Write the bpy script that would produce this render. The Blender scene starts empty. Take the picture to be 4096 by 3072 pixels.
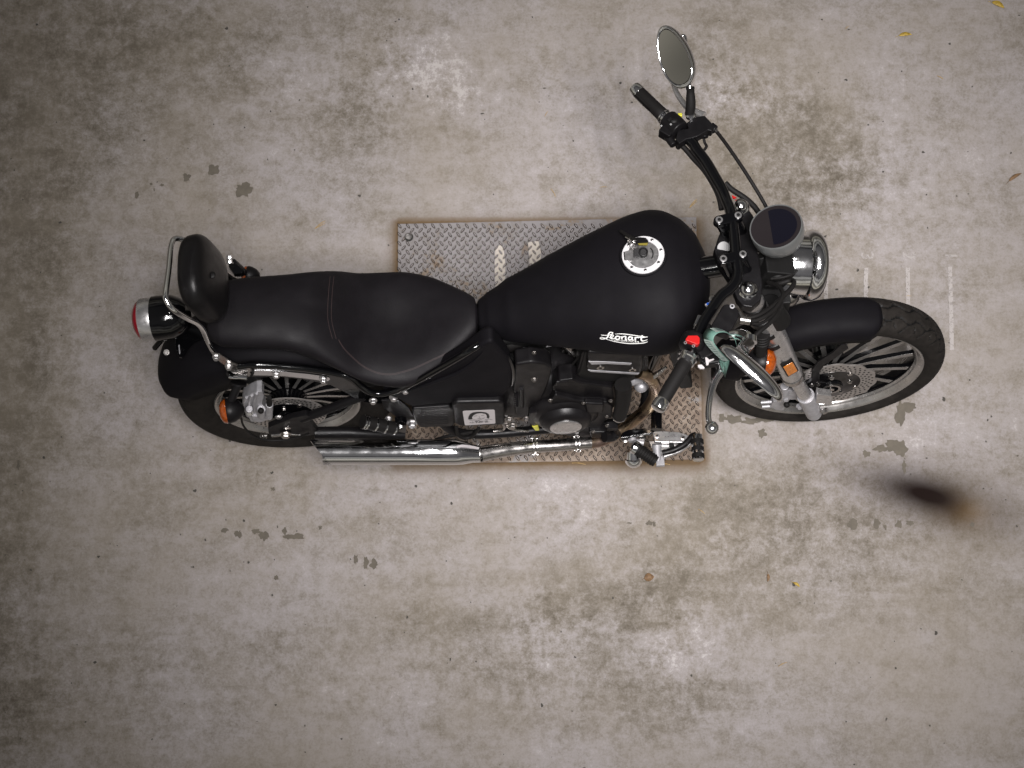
import bpy, bmesh, math, random
from mathutils import Vector, Matrix, noise
from mathutils.bvhtree import BVHTree
import numpy as np

scene = bpy.context.scene
COL = scene.collection
PI = math.pi
random.seed(11)

# ------------------------------------------------------------------ camera
TILT = math.radians(9.0)          # the camera looks down, nine degrees off plumb
CAMH = 5.0
cam_d = bpy.data.cameras.new('camera')
cam = bpy.data.objects.new('camera', cam_d); COL.objects.link(cam)
cam_d.sensor_width = 36.0
cam_d.lens = 36.0 * 6481.0 / 4096.0
cam_d.clip_start = 0.1; cam_d.clip_end = 100
CAM = Vector((0, -CAMH * math.tan(TILT), CAMH))
cam.location = CAM; cam.rotation_euler = (TILT, 0, 0)
scene.camera = cam

# ------------------------------------------------------------------ world, lamps, exposure
w = bpy.data.worlds.new('World'); scene.world = w; w.use_nodes = True
bg = w.node_tree.nodes['Background']
# a dim garage all round: light and dark bands made up for the chrome to reflect
_nt = w.node_tree; _tc = _nt.nodes.new('ShaderNodeTexCoord'); _sx = _nt.nodes.new('ShaderNodeSeparateXYZ'); _nt.links.new(_tc.outputs['Generated'], _sx.inputs[0])
_no = _nt.nodes.new('ShaderNodeTexNoise'); _no.inputs['Scale'].default_value = 3.2; _no.inputs['Detail'].default_value = 3; _nt.links.new(_tc.outputs['Generated'], _no.inputs['Vector'])
_ad = _nt.nodes.new('ShaderNodeMath'); _ad.operation = 'MULTIPLY_ADD'; _nt.links.new(_no.outputs['Fac'], _ad.inputs[0]); _ad.inputs[1].default_value = 0.42; _nt.links.new(_sx.outputs[2], _ad.inputs[2])
_rp = _nt.nodes.new('ShaderNodeValToRGB'); _nt.links.new(_ad.outputs[0], _rp.inputs[0]); _e = _rp.color_ramp.elements
_e[0].position = 0.05; _e[0].color = (0.16, 0.145, 0.115, 1); _e[1].position = 1.0; _e[1].color = (0.15, 0.145, 0.145, 1)
for _p, _c in ((0.20, (0.42, 0.39, 0.32)), (0.33, (0.07, 0.066, 0.058)), (0.47, (0.62, 0.59, 0.53)), (0.57, (0.05, 0.048, 0.046)), (0.68, (0.40, 0.39, 0.37)), (0.78, (0.04, 0.038, 0.04)), (0.90, (0.13, 0.127, 0.13))):
    _q = _e.new(_p); _q.color = (*_c, 1)
# added: background brightened on two sides to lift muffler and mirror reflections
_w1 = _nt.nodes.new('ShaderNodeMath'); _w1.operation = 'MULTIPLY_ADD'; _nt.links.new(_sx.outputs[1], _w1.inputs[0]); _w1.inputs[1].default_value = -0.75; _w1.inputs[2].default_value = 0.0; _w1.use_clamp = True
_w2 = _nt.nodes.new('ShaderNodeMath'); _w2.operation = 'MULTIPLY_ADD'; _nt.links.new(_sx.outputs[0], _w2.inputs[0]); _w2.inputs[1].default_value = -0.45; _w2.inputs[2].default_value = 0.0; _w2.use_clamp = True
_w3 = _nt.nodes.new('ShaderNodeMath'); _nt.links.new(_w1.outputs[0], _w3.inputs[0]); _nt.links.new(_w2.outputs[0], _w3.inputs[1])
_w4 = _nt.nodes.new('ShaderNodeMath'); _w4.operation = 'MULTIPLY_ADD'; _nt.links.new(_w3.outputs[0], _w4.inputs[0]); _w4.inputs[1].default_value = 0.85; _w4.inputs[2].default_value = 0.52
_nt.links.new(_rp.outputs[0], bg.inputs[0]); _nt.links.new(_w4.outputs[0], bg.inputs[1])
scene.view_settings.view_transform = 'Standard'; scene.view_settings.look = 'None'
scene.view_settings.exposure = 0; scene.view_settings.gamma = 1
scene.view_settings.use_curve_mapping = False

def lamp(name, loc, sx, sy, energy, color=(1, 1, 1), spread=180, target=(0, 0, 0)):
    d = bpy.data.lights.new(name, 'AREA'); d.shape = 'RECTANGLE'; d.size = sx; d.size_y = sy
    d.energy = energy; d.color = color; d.spread = math.radians(spread)
    o = bpy.data.objects.new(name, d); COL.objects.link(o); o.location = loc
    v = Vector(target) - Vector(loc); o.rotation_euler = v.to_track_quat('-Z', 'Y').to_euler()
    return o
for _x in (-0.25, 0.17, 0.60, 1.02, 1.45):
    lamp('ceiling_light', (_x, -0.85, 5.6), 0.10, 1.3, 8.9, (1.0, 0.966, 0.965), 47, (_x * 0.9 - 0.02, 0.16, 0))
lamp('ceiling_tube', (-0.35, -1.5, 5.2), 0.05, 0.9, 6, (1.0, 0.98, 0.95), 110, (0.2, 0, 0))
lamp('ceiling_tube', (1.15, -1.25, 5.2), 0.05, 0.9, 6, (1.0, 0.98, 0.95), 110, (0.2, 0, 0))
lamp('ceiling_bulb', (0.1, 0.9, 5.3), 0.08, 0.08, 3, (1.0, 0.97, 0.93), 110, (0.2, 0, 0))
lamp('ceiling_bulb', (0.9, 0.8, 5.3), 0.08, 0.08, 3, (1.0, 0.97, 0.93), 110, (0.2, 0, 0))

# ------------------------------------------------------------------ frames: photo point -> place on the leaning machine
K = 6481.0
LEAN = math.radians(15.5); YAW = math.radians(3.4)
BIKE = Matrix.Translation((0, -0.1062, 0)) @ Matrix.Rotation(YAW, 4, 'Z') @ Matrix.Rotation(-LEAN, 4, 'X')
INV = BIKE.inverted()
cT, sT = math.cos(TILT), math.sin(TILT)
def _ray(x, y):
    u = (x - 2048) / K; v = -(y - 1536) / K
    return Vector((u, v * cT + sT, v * sT - cT))
def ground(x, y, z=0.0):
    d = _ray(x, y); return CAM + d * ((z - CAM.z) / d.z)
RIN = INV.to_3x3(); CL = INV @ CAM
def L(x, y, zl=None, yl=None, xl=None):
    d = RIN @ _ray(x, y)
    if zl is not None: t = (zl - CL.z) / d.z
    elif yl is not None: t = (yl - CL.y) / d.y
    else: t = (xl - CL.x) / d.x
    return CL + d * t
CR = dict(c1=(500, 850, 3.687), c2=(500, 1200, 2.765), c3=(700, 1350, 2.765), c4=(1200, 1350, 2.765), c5=(1800, 1300, 2.765),
          c6=(2200, 1300, 2.766), c7=(2300, 780, 3.16), c8=(1850, 1050, 3.687), d1=(2450, 50, 2.765), d2=(2650, 500, 4.148),
          d3=(2750, 750, 3.318), d4=(2650, 1100, 3.318), d5=(2700, 1250, 3.3175), d6=(2900, 1250, 3.318), d7=(3250, 1150, 3.0167),
          d8=(2450, 1650, 4.916), p=(0, 0, 0.54004))
def cp(c, x, y):
    a, b, s = CR[c]; return a + x / s, b + y / s
def Z(c, x, y, z): return L(*cp(c, x, y), zl=z)
def Y(c, x, y, yy): return L(*cp(c, x, y), yl=yy)
def X(c, x, y, xx): return L(*cp(c, x, y), xl=xx)
V = Vector

# ------------------------------------------------------------------ materials
def new_mat(name):
    m = bpy.data.materials.new(name); m.use_nodes = True
    nt = m.node_tree; b = nt.nodes['Principled BSDF']
    return m, nt, b
def N(nt, t, **k):
    n = nt.nodes.new(t)
    for a, v in k.items():
        if a.startswith('i_'):
            key = a[2:]; key = int(key) if key.isdigit() else key.replace('_', ' ')
            n.inputs[key].default_value = v
        else: setattr(n, a, v)
    return n
def mat(name, col, rough=0.5, metal=0.0, spec=0.5, coat=0.0, var=0.0, vscale=30, bump=0.0, bscale=300, rvar=0.0, col2=None, trans=0.0, emis=None, sheen=0):
    m, nt, b = new_mat(name)
    b.inputs['Base Color'].default_value = (*col, 1); b.inputs['Roughness'].default_value = rough
    b.inputs['Metallic'].default_value = metal; b.inputs['Specular IOR Level'].default_value = spec
    b.inputs['Coat Weight'].default_value = coat; b.inputs['Coat Roughness'].default_value = 0.05
    b.inputs['Transmission Weight'].default_value = trans
    tc = N(nt, 'ShaderNodeTexCoord')
    if var or col2:
        n = N(nt, 'ShaderNodeTexNoise', i_Scale=vscale, i_Detail=6.0, i_Roughness=0.65)
        nt.links.new(tc.outputs['Object'], n.inputs['Vector'])
        r = N(nt, 'ShaderNodeValToRGB'); nt.links.new(n.outputs['Fac'], r.inputs['Fac'])
        c2 = col2 or tuple(min(1, c * (1 + var)) for c in col)
        c1 = col if col2 else tuple(c * (1 - var) for c in col)
        r.color_ramp.elements[0].position = 0.38; r.color_ramp.elements[1].position = 0.66
        r.color_ramp.elements[0].color = (*c1, 1); r.color_ramp.elements[1].color = (*c2, 1)
        nt.links.new(r.outputs['Color'], b.inputs['Base Color'])
    if rvar:
        n = N(nt, 'ShaderNodeTexNoise', i_Scale=vscale * 1.7, i_Detail=5.0)
        nt.links.new(tc.outputs['Object'], n.inputs['Vector'])
        mr = N(nt, 'ShaderNodeMapRange'); mr.inputs[3].default_value = max(0.02, rough - rvar); mr.inputs[4].default_value = rough + rvar
        mr.inputs[1].default_value = 0.3; mr.inputs[2].default_value = 0.7
        nt.links.new(n.outputs['Fac'], mr.inputs[0]); nt.links.new(mr.outputs[0], b.inputs['Roughness'])
    if bump:
        n = N(nt, 'ShaderNodeTexNoise', i_Scale=bscale, i_Detail=3.0)
        nt.links.new(tc.outputs['Object'], n.inputs['Vector'])
        bp = N(nt, 'ShaderNodeBump', i_Strength=bump, i_Distance=0.002)
        nt.links.new(n.outputs['Fac'], bp.inputs['Height']); nt.links.new(bp.outputs[0], b.inputs['Normal'])
    if emis: b.inputs['Emission Color'].default_value = (*emis, 1); b.inputs['Emission Strength'].default_value = 1
    return m
M = {}
M['matte'] = mat('matte_black_paint', (0.0042, 0.0037, 0.0048), 0.66, spec=0.10, var=0.12, vscale=9, bump=0.05, bscale=900, rvar=0.05)
M['gloss'] = mat('gloss_black_paint', (0.0018, 0.0018, 0.0022), 0.09, spec=0.55, rvar=0.03)
M['leather'] = mat('black_leather', (0.0062, 0.0053, 0.0065), 0.56, spec=0.17, var=0.15, vscale=14, bump=0.35, bscale=520, rvar=0.07)
M['leather2'] = mat('black_vinyl', (0.0050, 0.0045, 0.0048), 0.34, spec=0.25, bump=0.25, bscale=420, rvar=0.06)
M['thread'] = mat('red_brown_thread', (0.022, 0.0115, 0.0115), 0.7)
M['tyre'] = mat('tyre_rubber', (0.0150, 0.0130, 0.0115), 0.75, spec=0.12, var=0.25, vscale=40, bump=0.15, bscale=600)
M['rubber'] = mat('black_rubber', (0.0060, 0.0054, 0.0052), 0.65, spec=0.18, bump=0.12, bscale=600)
M['plastic'] = mat('black_plastic', (0.0045, 0.0041, 0.0046), 0.42, spec=0.2, bump=0.1, bscale=700, rvar=0.08)
M['engine'] = mat('black_engine_paint', (0.0048, 0.0043, 0.0048), 0.40, spec=0.22, var=0.25, vscale=22, bump=0.12, bscale=500, rvar=0.1)
M['dark'] = mat('dark_metal_and_recess', (0.003, 0.0028, 0.0028), 0.6, spec=0.3, var=0.3, vscale=40)  # also paints the shade inside tread grooves, drilled holes and bolt sockets
M['chrome'] = mat('chrome', (0.74, 0.74, 0.75), 0.11, metal=1.0, rvar=0.05, vscale=18)
M['steel'] = mat('polished_steel', (0.46, 0.44, 0.425), 0.26, metal=1.0, rvar=0.1, vscale=25, var=0.12)
M['brushed'] = mat('brushed_aluminium', (0.56, 0.55, 0.55), 0.32, metal=0.9, var=0.12, vscale=60, rvar=0.08)
M['cast'] = mat('cast_aluminium', (0.36, 0.355, 0.37), 0.5, metal=0.55, var=0.12, vscale=70, bump=0.15, bscale=420)
M['rimm'] = mat('machined_rim', (0.40, 0.385, 0.37), 0.30, metal=0.85, var=0.1, vscale=35, rvar=0.08)
M['disc'] = mat('brake_disc_steel', (0.40, 0.375, 0.355), 0.34, metal=0.75, var=0.1, vscale=80)
M['bronze'] = mat('heat_tinted_steel', (0.46, 0.35, 0.22), 0.3, metal=1.0, col2=(0.28, 0.20, 0.17), vscale=14, rvar=0.1)
M['amber'] = mat('amber_lens', (0.25, 0.047, 0.003), 0.12, spec=0.6, coat=0.6, var=0.25, vscale=120)
M['reflector'] = mat('orange_reflector', (0.38, 0.115, 0.008), 0.15, coat=0.6, var=0.3, vscale=160)
M['redlens'] = mat('red_lens', (0.20, 0.004, 0.012), 0.12, coat=0.7)
M['redsw'] = mat('red_switch', (0.36, 0.007, 0.007), 0.33, coat=0.2)
M['mirror'] = mat('mirror_glass', (0.82, 0.80, 0.73), 0.03, metal=1.0)
M['glassblk'] = mat('gauge_glass', (0.011, 0.0085, 0.0095), 0.06, spec=0.5)
M['lcd'] = mat('gauge_display', (0.0014, 0.0012, 0.0048), 0.1, spec=0.5)
M['white'] = mat('white_sticker', (0.40, 0.375, 0.38), 0.5)
M['decal'] = mat('white_decal', (0.70, 0.70, 0.68), 0.5)
M['ink'] = mat('black_ink', (0.006, 0.006, 0.007), 0.5)
M['greyink'] = mat('grey_ink', (0.22, 0.22, 0.22), 0.6)
M['paper'] = mat('green_paper', (0.085, 0.17, 0.14), 0.55, var=0.1, vscale=80)
M['paperw'] = mat('pale_print', (0.27, 0.33, 0.30), 0.55)
M['paperd'] = mat('dark_print', (0.10, 0.14, 0.13), 0.6)
M['yellow'] = mat('yellow_plastic', (0.42, 0.40, 0.03), 0.4)
M['blue'] = mat('blue_label', (0.03, 0.12, 0.55), 0.4)
M['silverp'] = mat('silver_painted_bezel', (0.30, 0.31, 0.31), 0.34, metal=0.8)
M['green'] = mat('green_wire', (0.01, 0.2, 0.1), 0.4)
M['capring'] = mat('satin_silver', (0.62, 0.61, 0.62), 0.5, metal=0.35, var=0.05, vscale=90)
M['leaf'] = mat('dry_yellow_leaf', (0.36, 0.24, 0.03), 0.6, var=0.35, vscale=120)
M['leafb'] = mat('dry_brown_leaf', (0.16, 0.09, 0.04), 0.7, var=0.35, vscale=120)
M['straw'] = mat('dry_straw', (0.36, 0.24, 0.09), 0.7, var=0.3, vscale=100)
M['chip'] = mat('bare_patch', (0.100, 0.086, 0.066), 0.8, var=0.12, vscale=40)
M['speck'] = mat('dark_grit', (0.05, 0.045, 0.038), 0.9)

# ------------------------------------------------------------------ mesh building
class MB:
    def __init__(s): s.v = []; s.f = []; s.m = []; s.cuts = []
    def next(s):
        # the faces added from here on belong to the next piece of the same kind
        if s.f: s.cuts.append((len(s.v), len(s.f)))
        return s
    def pieces(s):
        out = []; c = [(0, 0)] + s.cuts + [(len(s.v), len(s.f))]
        for (v0, f0), (v1, f1) in zip(c, c[1:]):
            if f1 == f0: continue
            p = MB(); p.v = s.v[v0:v1]; p.f = [tuple(i - v0 for i in f) for f in s.f[f0:f1]]; p.m = s.m[f0:f1]; out.append(p)
        return out
    def add(s, vs, fs, mi=0):
        o = len(s.v); s.v += [tuple(a) for a in vs]; s.f += [tuple(i + o for i in f) for f in fs]; s.m += [mi] * len(fs); return s
    def tube(s, pts, r, n=14, caps=True, smooth=0, mi=0, flat=1.0, up=None):
        pts = [V(p) for p in pts]
        rr = list(r) if isinstance(r, (list, tuple)) else [r] * len(pts)
        if smooth:
            P2 = []; R2 = []
            for i in range(len(pts) - 1):
                a = pts[max(i - 1, 0)]; b = pts[i]; c = pts[i + 1]; d = pts[min(i + 2, len(pts) - 1)]
                for k in range(smooth):
                    t = k / smooth
                    P2.append(0.5 * ((2 * b) + (c - a) * t + (2 * a - 5 * b + 4 * c - d) * t * t + (3 * b - a - 3 * c + d) * t ** 3))
                    R2.append(rr[i] * (1 - t) + rr[i + 1] * t)
            P2.append(pts[-1]); R2.append(rr[-1]); pts, rr = P2, R2
        tan = []
        for i in range(len(pts)):
            a = pts[max(i - 1, 0)]; b = pts[min(i + 1, len(pts) - 1)]; tan.append((b - a).normalized())
        ref = V(up) if up else (V((0, 0, 1)) if abs(tan[0].z) < 0.9 else V((0, 1, 0)))
        u = (ref - tan[0] * ref.dot(tan[0])).normalized()
        vs = []
        for i, p in enumerate(pts):
            u = (u - tan[i] * u.dot(tan[i])).normalized(); w_ = tan[i].cross(u)
            for k in range(n):
                a = 2 * PI * k / n; vs.append(p + rr[i] * (u * math.cos(a) * flat + w_ * math.sin(a)))
        fs = []
        for i in range(len(pts) - 1):
            for k in range(n):
                fs.append((i * n + k, i * n + (k + 1) % n, (i + 1) * n + (k + 1) % n, (i + 1) * n + k))
        if caps: fs.append(tuple(range(n - 1, -1, -1))); fs.append(tuple(range((len(pts) - 1) * n, len(pts) * n)))
        return s.add(vs, fs, mi)
    def lathe(s, c, axis, prof, n=32, mi=0, cap0=False, cap1=False, mis=None):
        c = V(c); ax = V(axis).normalized()
        u = ax.orthogonal().normalized(); w_ = ax.cross(u)
        vs = []; fs = []; ms = []
        for r, h in prof:
            for k in range(n):
                a = 2 * PI * k / n; vs.append(c + ax * h + r * (u * math.cos(a) + w_ * math.sin(a)))
        o = len(s.v)
        s.v += [tuple(a) for a in vs]
        for i in range(len(prof) - 1):
            for k in range(n):
                s.f.append((o + i * n + k, o + i * n + (k + 1) % n, o + (i + 1) * n + (k + 1) % n, o + (i + 1) * n + k))
                s.m.append(mis[i] if mis else mi)
        if cap0: s.f.append(tuple(o + k for k in range(n - 1, -1, -1))); s.m.append(mis[0] if mis else mi)
        if cap1: s.f.append(tuple(o + (len(prof) - 1) * n + k for k in range(n))); s.m.append(mis[-1] if mis else mi)
        return s
    def cyl(s, a, b, r, n=20, mi=0, r2=None):
        a = V(a); b = V(b); h = (b - a).length
        return s.lathe(a, b - a, [(r, 0), (r if r2 is None else r2, h)], n, mi, True, True)
    def box(s, c, d, rot=None, mi=0):
        c = V(c); R = rot or Matrix.Identity(3); vs = []
        for i in (-1, 1):
            for j in (-1, 1):
                for k in (-1, 1): vs.append(c + R @ V((i * d[0] / 2, j * d[1] / 2, k * d[2] / 2)))
        return s.add(vs, [(0, 1, 3, 2), (4, 6, 7, 5), (0, 4, 5, 1), (2, 3, 7, 6), (0, 2, 6, 4), (1, 5, 7, 3)], mi)
    def prism(s, poly, off, mi=0):
        n = len(poly); off = V(off); a = [V(p) for p in poly]; b = [p + off for p in a]
        fs = [tuple(range(n)), tuple(range(2 * n - 1, n - 1, -1))] + [(i, n + i, n + (i + 1) % n, (i + 1) % n) for i in range(n)]
        return s.add(a + b, fs, mi)
    def loft(s, rings, mi=0, cap=True):
        n = len(rings[0]); vs = [p for r in rings for p in r]; fs = []
        for i in range(len(rings) - 1):
            for k in range(n): fs.append((i * n + k, i * n + (k + 1) % n, (i + 1) * n + (k + 1) % n, (i + 1) * n + k))
        if cap: fs.append(tuple(range(n - 1, -1, -1))); fs.append(tuple(range((len(rings) - 1) * n, len(rings) * n)))
        return s.add(vs, fs, mi)
    def ell(s, c, rad, rot=None, nu=28, nv=16, p=1.0, mi=0):
        R = rot or Matrix.Identity(3); c = V(c); rings = []
        def sp(v, e): return math.copysign(abs(v) ** e, v)
        for i in range(nv + 1):
            t = -PI / 2 + PI * i / nv; t = max(-PI / 2 + 0.02, min(PI / 2 - 0.02, t))
            rings.append([c + R @ V((rad[0] * sp(math.cos(t), p) * sp(math.cos(a), p), rad[1] * sp(math.cos(t), p) * sp(math.sin(a), p), rad[2] * sp(math.sin(t), p))) for a in [2 * PI * k / nu for k in range(nu)]])
        return s.loft(rings, mi)
    def build(s, name, mats, parent=None, bevel=0.0, smooth=38, subd=0, label=None, segs=2):
        if s.cuts:
            obs = [p.build(name, mats, parent, bevel, smooth, subd, label, segs) for p in s.pieces()]
            return obs[0]
        me = bpy.data.meshes.new(name); me.from_pydata(s.v, [], s.f)
        if not isinstance(mats, (list, tuple)): mats = [mats]
        for m in mats: me.materials.append(M[m] if isinstance(m, str) else m)
        me.polygons.foreach_set('material_index', s.m)
        me.update()
        bm = bmesh.new(); bm.from_mesh(me); bmesh.ops.recalc_face_normals(bm, faces=bm.faces); bm.to_mesh(me); bm.free()
        me.polygons.foreach_set('use_smooth', [True] * len(me.polygons))
        if smooth < 170 and not bevel: me.set_sharp_from_angle(angle=math.radians(smooth))
        o = bpy.data.objects.new(name, me); COL.objects.link(o)
        if parent: o.parent = parent
        if bevel:
            b = o.modifiers.new('bevel', 'BEVEL'); b.width = bevel; b.segments = segs; b.limit_method = 'ANGLE'; b.angle_limit = math.radians(35)
            b.harden_normals = True
        if subd:
            q = o.modifiers.new('sub', 'SUBSURF'); q.levels = subd; q.render_levels = subd
        if label: o['label'] = label
        return o
def tag(o, label=None, cat=None, group=None, kind=None):
    if label: o['label'] = label
    if cat: o['category'] = cat
    if group: o['group'] = group
    if kind: o['kind'] = kind
    return o
def hexbolt(mb, c, ax, r, h, mi=0):
    mb.next(); c = V(c); ax = V(ax).normalized(); mb.lathe(c, ax, [(r * 1.35, 0), (r * 1.35, h * 0.25)], 16, mi, True, True)
    mb.lathe(c + ax * h * 0.25, ax, [(r, 0), (r, h * 0.6), (r * 0.85, h * 0.75)], 6, mi, False, True)
def allen(mb, c, ax, r, h, mi=0, md=1):
    mb.next(); c = V(c); ax = V(ax).normalized()
    mb.lathe(c, ax, [(r, 0), (r, h), (r * 0.85, h * 1.15), (r * 0.5, h * 1.15)], 18, mi, True, False)
    mb.lathe(c, ax, [(r * 0.5, h * 1.15), (r * 0.48, h * 0.5)], 6, md, False, True)

exec_parts = True
# ================================================================== SETTING : concrete floor
PX0, PX1, PY0, PY1 = -0.353, 0.578, -0.232, 0.505     # steel plate footprint, refined below
pl = [ground(860 * 1.8517, 485 * 1.8517), ground(1503.5 * 1.8517, 470 * 1.8517), ground(1519 * 1.8517, 993 * 1.8517), ground(861 * 1.8517, 1003 * 1.8517)]

def floor_material():
    m, nt, b = new_mat('worn_concrete')
    lk = nt.links.new
    tc = N(nt, 'ShaderNodeTexCoord'); P = tc.outputs['Object']
    def noise_(scale, detail=8, rough=0.6, dist=0.0, off=(0, 0, 0), sc=(1, 1, 1)):
        mp = N(nt, 'ShaderNodeMapping'); mp.inputs[1].default_value = off; mp.inputs[3].default_value = sc; lk(P, mp.inputs[0])
        n = N(nt, 'ShaderNodeTexNoise', i_Scale=scale, i_Detail=float(detail), i_Roughness=rough, i_Distortion=dist); lk(mp.outputs[0], n.inputs['Vector'])
        return n.outputs['Fac']
    def ramp(f, stops):
        r = N(nt, 'ShaderNodeValToRGB'); e = r.color_ramp.elements
        e[0].position, e[0].color = stops[0][0], (*[stops[0][1]] * 3, 1) if not isinstance(stops[0][1], tuple) else (*stops[0][1], 1)
        e[1].position, e[1].color = stops[-1][0], (*[stops[-1][1]] * 3, 1) if not isinstance(stops[-1][1], tuple) else (*stops[-1][1], 1)
        for s_ in stops[1:-1]:
            q = e.new(s_[0]); q.color = (*[s_[1]] * 3, 1) if not isinstance(s_[1], tuple) else (*s_[1], 1)
        lk(f, r.inputs['Fac']); return r.outputs['Color']
    def mix(fac, a, c, mode='MIX'):
        n = N(nt, 'ShaderNodeMix', data_type='RGBA', blend_type=mode)
        for s_, v in ((0, fac), (6, a), (7, c)):
            if hasattr(v, 'type') or hasattr(v, 'is_linked'): lk(v, n.inputs[s_])
            else: n.inputs[s_].default_value = v if s_ == 0 else (*v, 1)
        return n.outputs[2]
    def mth(op, a, c=0.0, clamp=False):
        n = N(nt, 'ShaderNodeMath', operation=op, use_clamp=clamp)
        for s_, v in ((0, a), (1, c)):
            if hasattr(v, 'is_linked'): lk(v, n.inputs[s_])
            else: n.inputs[s_].default_value = v
        return n.outputs[0]
    att = N(nt, 'ShaderNodeAttribute', attribute_name='wear_and_falloff')      # r: grime, g: brown rust stain, b: pale scuff
    sep = N(nt, 'ShaderNodeSeparateColor'); lk(att.outputs['Color'], sep.inputs[0])
    grime_and_falloff, rust, pale = sep.outputs[0], sep.outputs[1], sep.outputs[2]
    big = noise_(1.1, 5, 0.6, 0.2); mid = noise_(4.2, 12, 0.74, 0.15, (3, 1, 0)); fine = noise_(34, 10, 0.78, 0.2, (7, 2, 0)); vf = noise_(140, 6, 0.78, 0.2, (2, 9, 0))
    streak = noise_(3.2, 7, 0.66, 0.2, (1, 5, 0), (0.35, 3.2, 1))
    n14 = noise_(13, 10, 0.72, 0.15, (4, 8, 0)); n9 = noise_(2.1, 8, 0.62, 0.3, (9, 3, 0))
    h = mth('ADD', mth('MULTIPLY', mth('SUBTRACT', mid, 0.5), 0.80), mth('MULTIPLY', mth('SUBTRACT', n14, 0.5), 0.65))
    h = mth('ADD', h, mth('MULTIPLY', mth('SUBTRACT', fine, 0.5), 1.05)); h = mth('ADD', h, mth('MULTIPLY', mth('SUBTRACT', streak, 0.5), 0.5))
    h = mth('ADD', h, mth('MULTIPLY', mth('SUBTRACT', vf, 0.5), 0.80))
    # grime and scuffs only bite where the fine noise lets them
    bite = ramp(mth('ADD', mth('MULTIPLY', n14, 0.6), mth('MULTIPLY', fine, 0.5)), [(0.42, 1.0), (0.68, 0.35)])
    h = mth('SUBTRACT', h, mth('MULTIPLY', mth('MULTIPLY', grime_and_falloff, bite), 0.40))
    bite2 = ramp(mth('ADD', mth('MULTIPLY', n14, 0.5), mth('MULTIPLY', fine, 0.6)), [(0.44, 0.0), (0.68, 1.0)])
    h = mth('ADD', h, mth('MULTIPLY', mth('MULTIPLY', pale, bite2), 0.50))
    col = ramp(mth('ADD', h, 0.56), [(0.0, (0.098, 0.084, 0.066)), (0.26, (0.162, 0.143, 0.121)), (0.46, (0.230, 0.208, 0.189)), (0.62, (0.280, 0.257, 0.249)), (0.80, (0.315, 0.291, 0.289)), (1.0, (0.45, 0.425, 0.42))])
    col = mix(mth('MULTIPLY', ramp(n9, [(0.35, 1.0), (0.62, 0.0)]), 0.45), col, (0.235, 0.205, 0.165))
    col = mix(mth('MULTIPLY', ramp(vf, [(0.30, 1.0), (0.40, 0.0)]), 0.30), col, (0.11, 0.095, 0.08))
    # hairline scratches
    mp = N(nt, 'ShaderNodeMapping'); mp.inputs[3].default_value = (1, 1, 1); lk(P, mp.inputs[0])
    vor = N(nt, 'ShaderNodeTexVoronoi', feature='DISTANCE_TO_EDGE', i_Scale=4.3); 
    dn = N(nt, 'ShaderNodeTexNoise', i_Scale=3.0, i_Detail=6.0); lk(P, dn.inputs['Vector'])
    va = N(nt, 'ShaderNodeVectorMath', operation='ADD'); lk(P, va.inputs[0])
    vs_ = N(nt, 'ShaderNodeVectorMath', operation='SCALE'); vs_.inputs[3].default_value = 0.8; lk(dn.outputs['Color'], vs_.inputs[0]); lk(vs_.outputs[0], va.inputs[1]); lk(va.outputs[0], vor.inputs['Vector'])
    crack = mth('MULTIPLY', ramp(vor.outputs['Distance'], [(0.0, 1.0), (0.006, 0.0)]), ramp(noise_(3.1, 4, 0.5, 0, (5, 5, 0)), [(0.56, 0.0), (0.64, 1.0)]))
    col = mix(mth('MULTIPLY', crack, 0.35), col, (0.12, 0.105, 0.09))
    # rust-brown bleeding near the plate and a blurred near-lens object painted as a smear
    rm = mth('ADD', mth('MULTIPLY', rust, 1.3), mth('MULTIPLY', mth('SUBTRACT', fine, 0.5), 0.9))
    rmask = ramp(rm, [(0.12, 0.0), (0.45, 0.6), (0.9, 1.0)])
    col = mix(rmask, col, (0.115, 0.078, 0.045))
    def gauss(px, py, rx, ry, ang, pw=2.0):
        g_ = ground(px * 1.8517, py * 1.8517); mp = N(nt, 'ShaderNodeMapping', vector_type='TEXTURE'); lk(P, mp.inputs[0])
        mp.inputs[1].default_value = (g_.x, g_.y, 0); mp.inputs[2].default_value = (0, 0, math.radians(ang)); mp.inputs[3].default_value = (rx / 700, ry / 700, 1)
        l_ = N(nt, 'ShaderNodeVectorMath', operation='LENGTH'); lk(mp.outputs[0], l_.inputs[0])
        e_ = mth('POWER', l_.outputs['Value'], pw); return mth('POWER', 2.71828, mth('MULTIPLY', e_, -1.0))
    a1 = mth('MULTIPLY', gauss(2075, 1100, 62, 36, -15), 0.75, True); a2 = mth('MULTIPLY', gauss(2085, 1098, 135, 80, -10), 0.30, True)
    col = mix(a2, col, (0.085, 0.06, 0.03)); col = mix(a1, col, (0.085, 0.045, 0.006))
    k1 = mth('MULTIPLY', gauss(2006, 1070, 120, 37, -16, 1.75), 1.12, True); k2 = mth('MULTIPLY', gauss(1990, 1064, 200, 68, -14, 1.7), 0.50, True)
    cut = mth('SUBTRACT', 1.0, mth('MULTIPLY', gauss(2110, 1108, 44, 44, 0), 0.85))
    col = mix(mth('MULTIPLY', k2, cut), col, (0.04, 0.030, 0.028)); col = mix(mth('MULTIPLY', k1, cut), col, (0.010, 0.006, 0.005))
    lk(col, b.inputs['Base Color'])
    b.inputs['Specular IOR Level'].default_value = 0.06
    rr = N(nt, 'ShaderNodeMapRange'); lk(mid, rr.inputs[0]); rr.inputs[3].default_value = 0.75; rr.inputs[4].default_value = 0.95; lk(rr.outputs[0], b.inputs['Roughness'])
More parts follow.
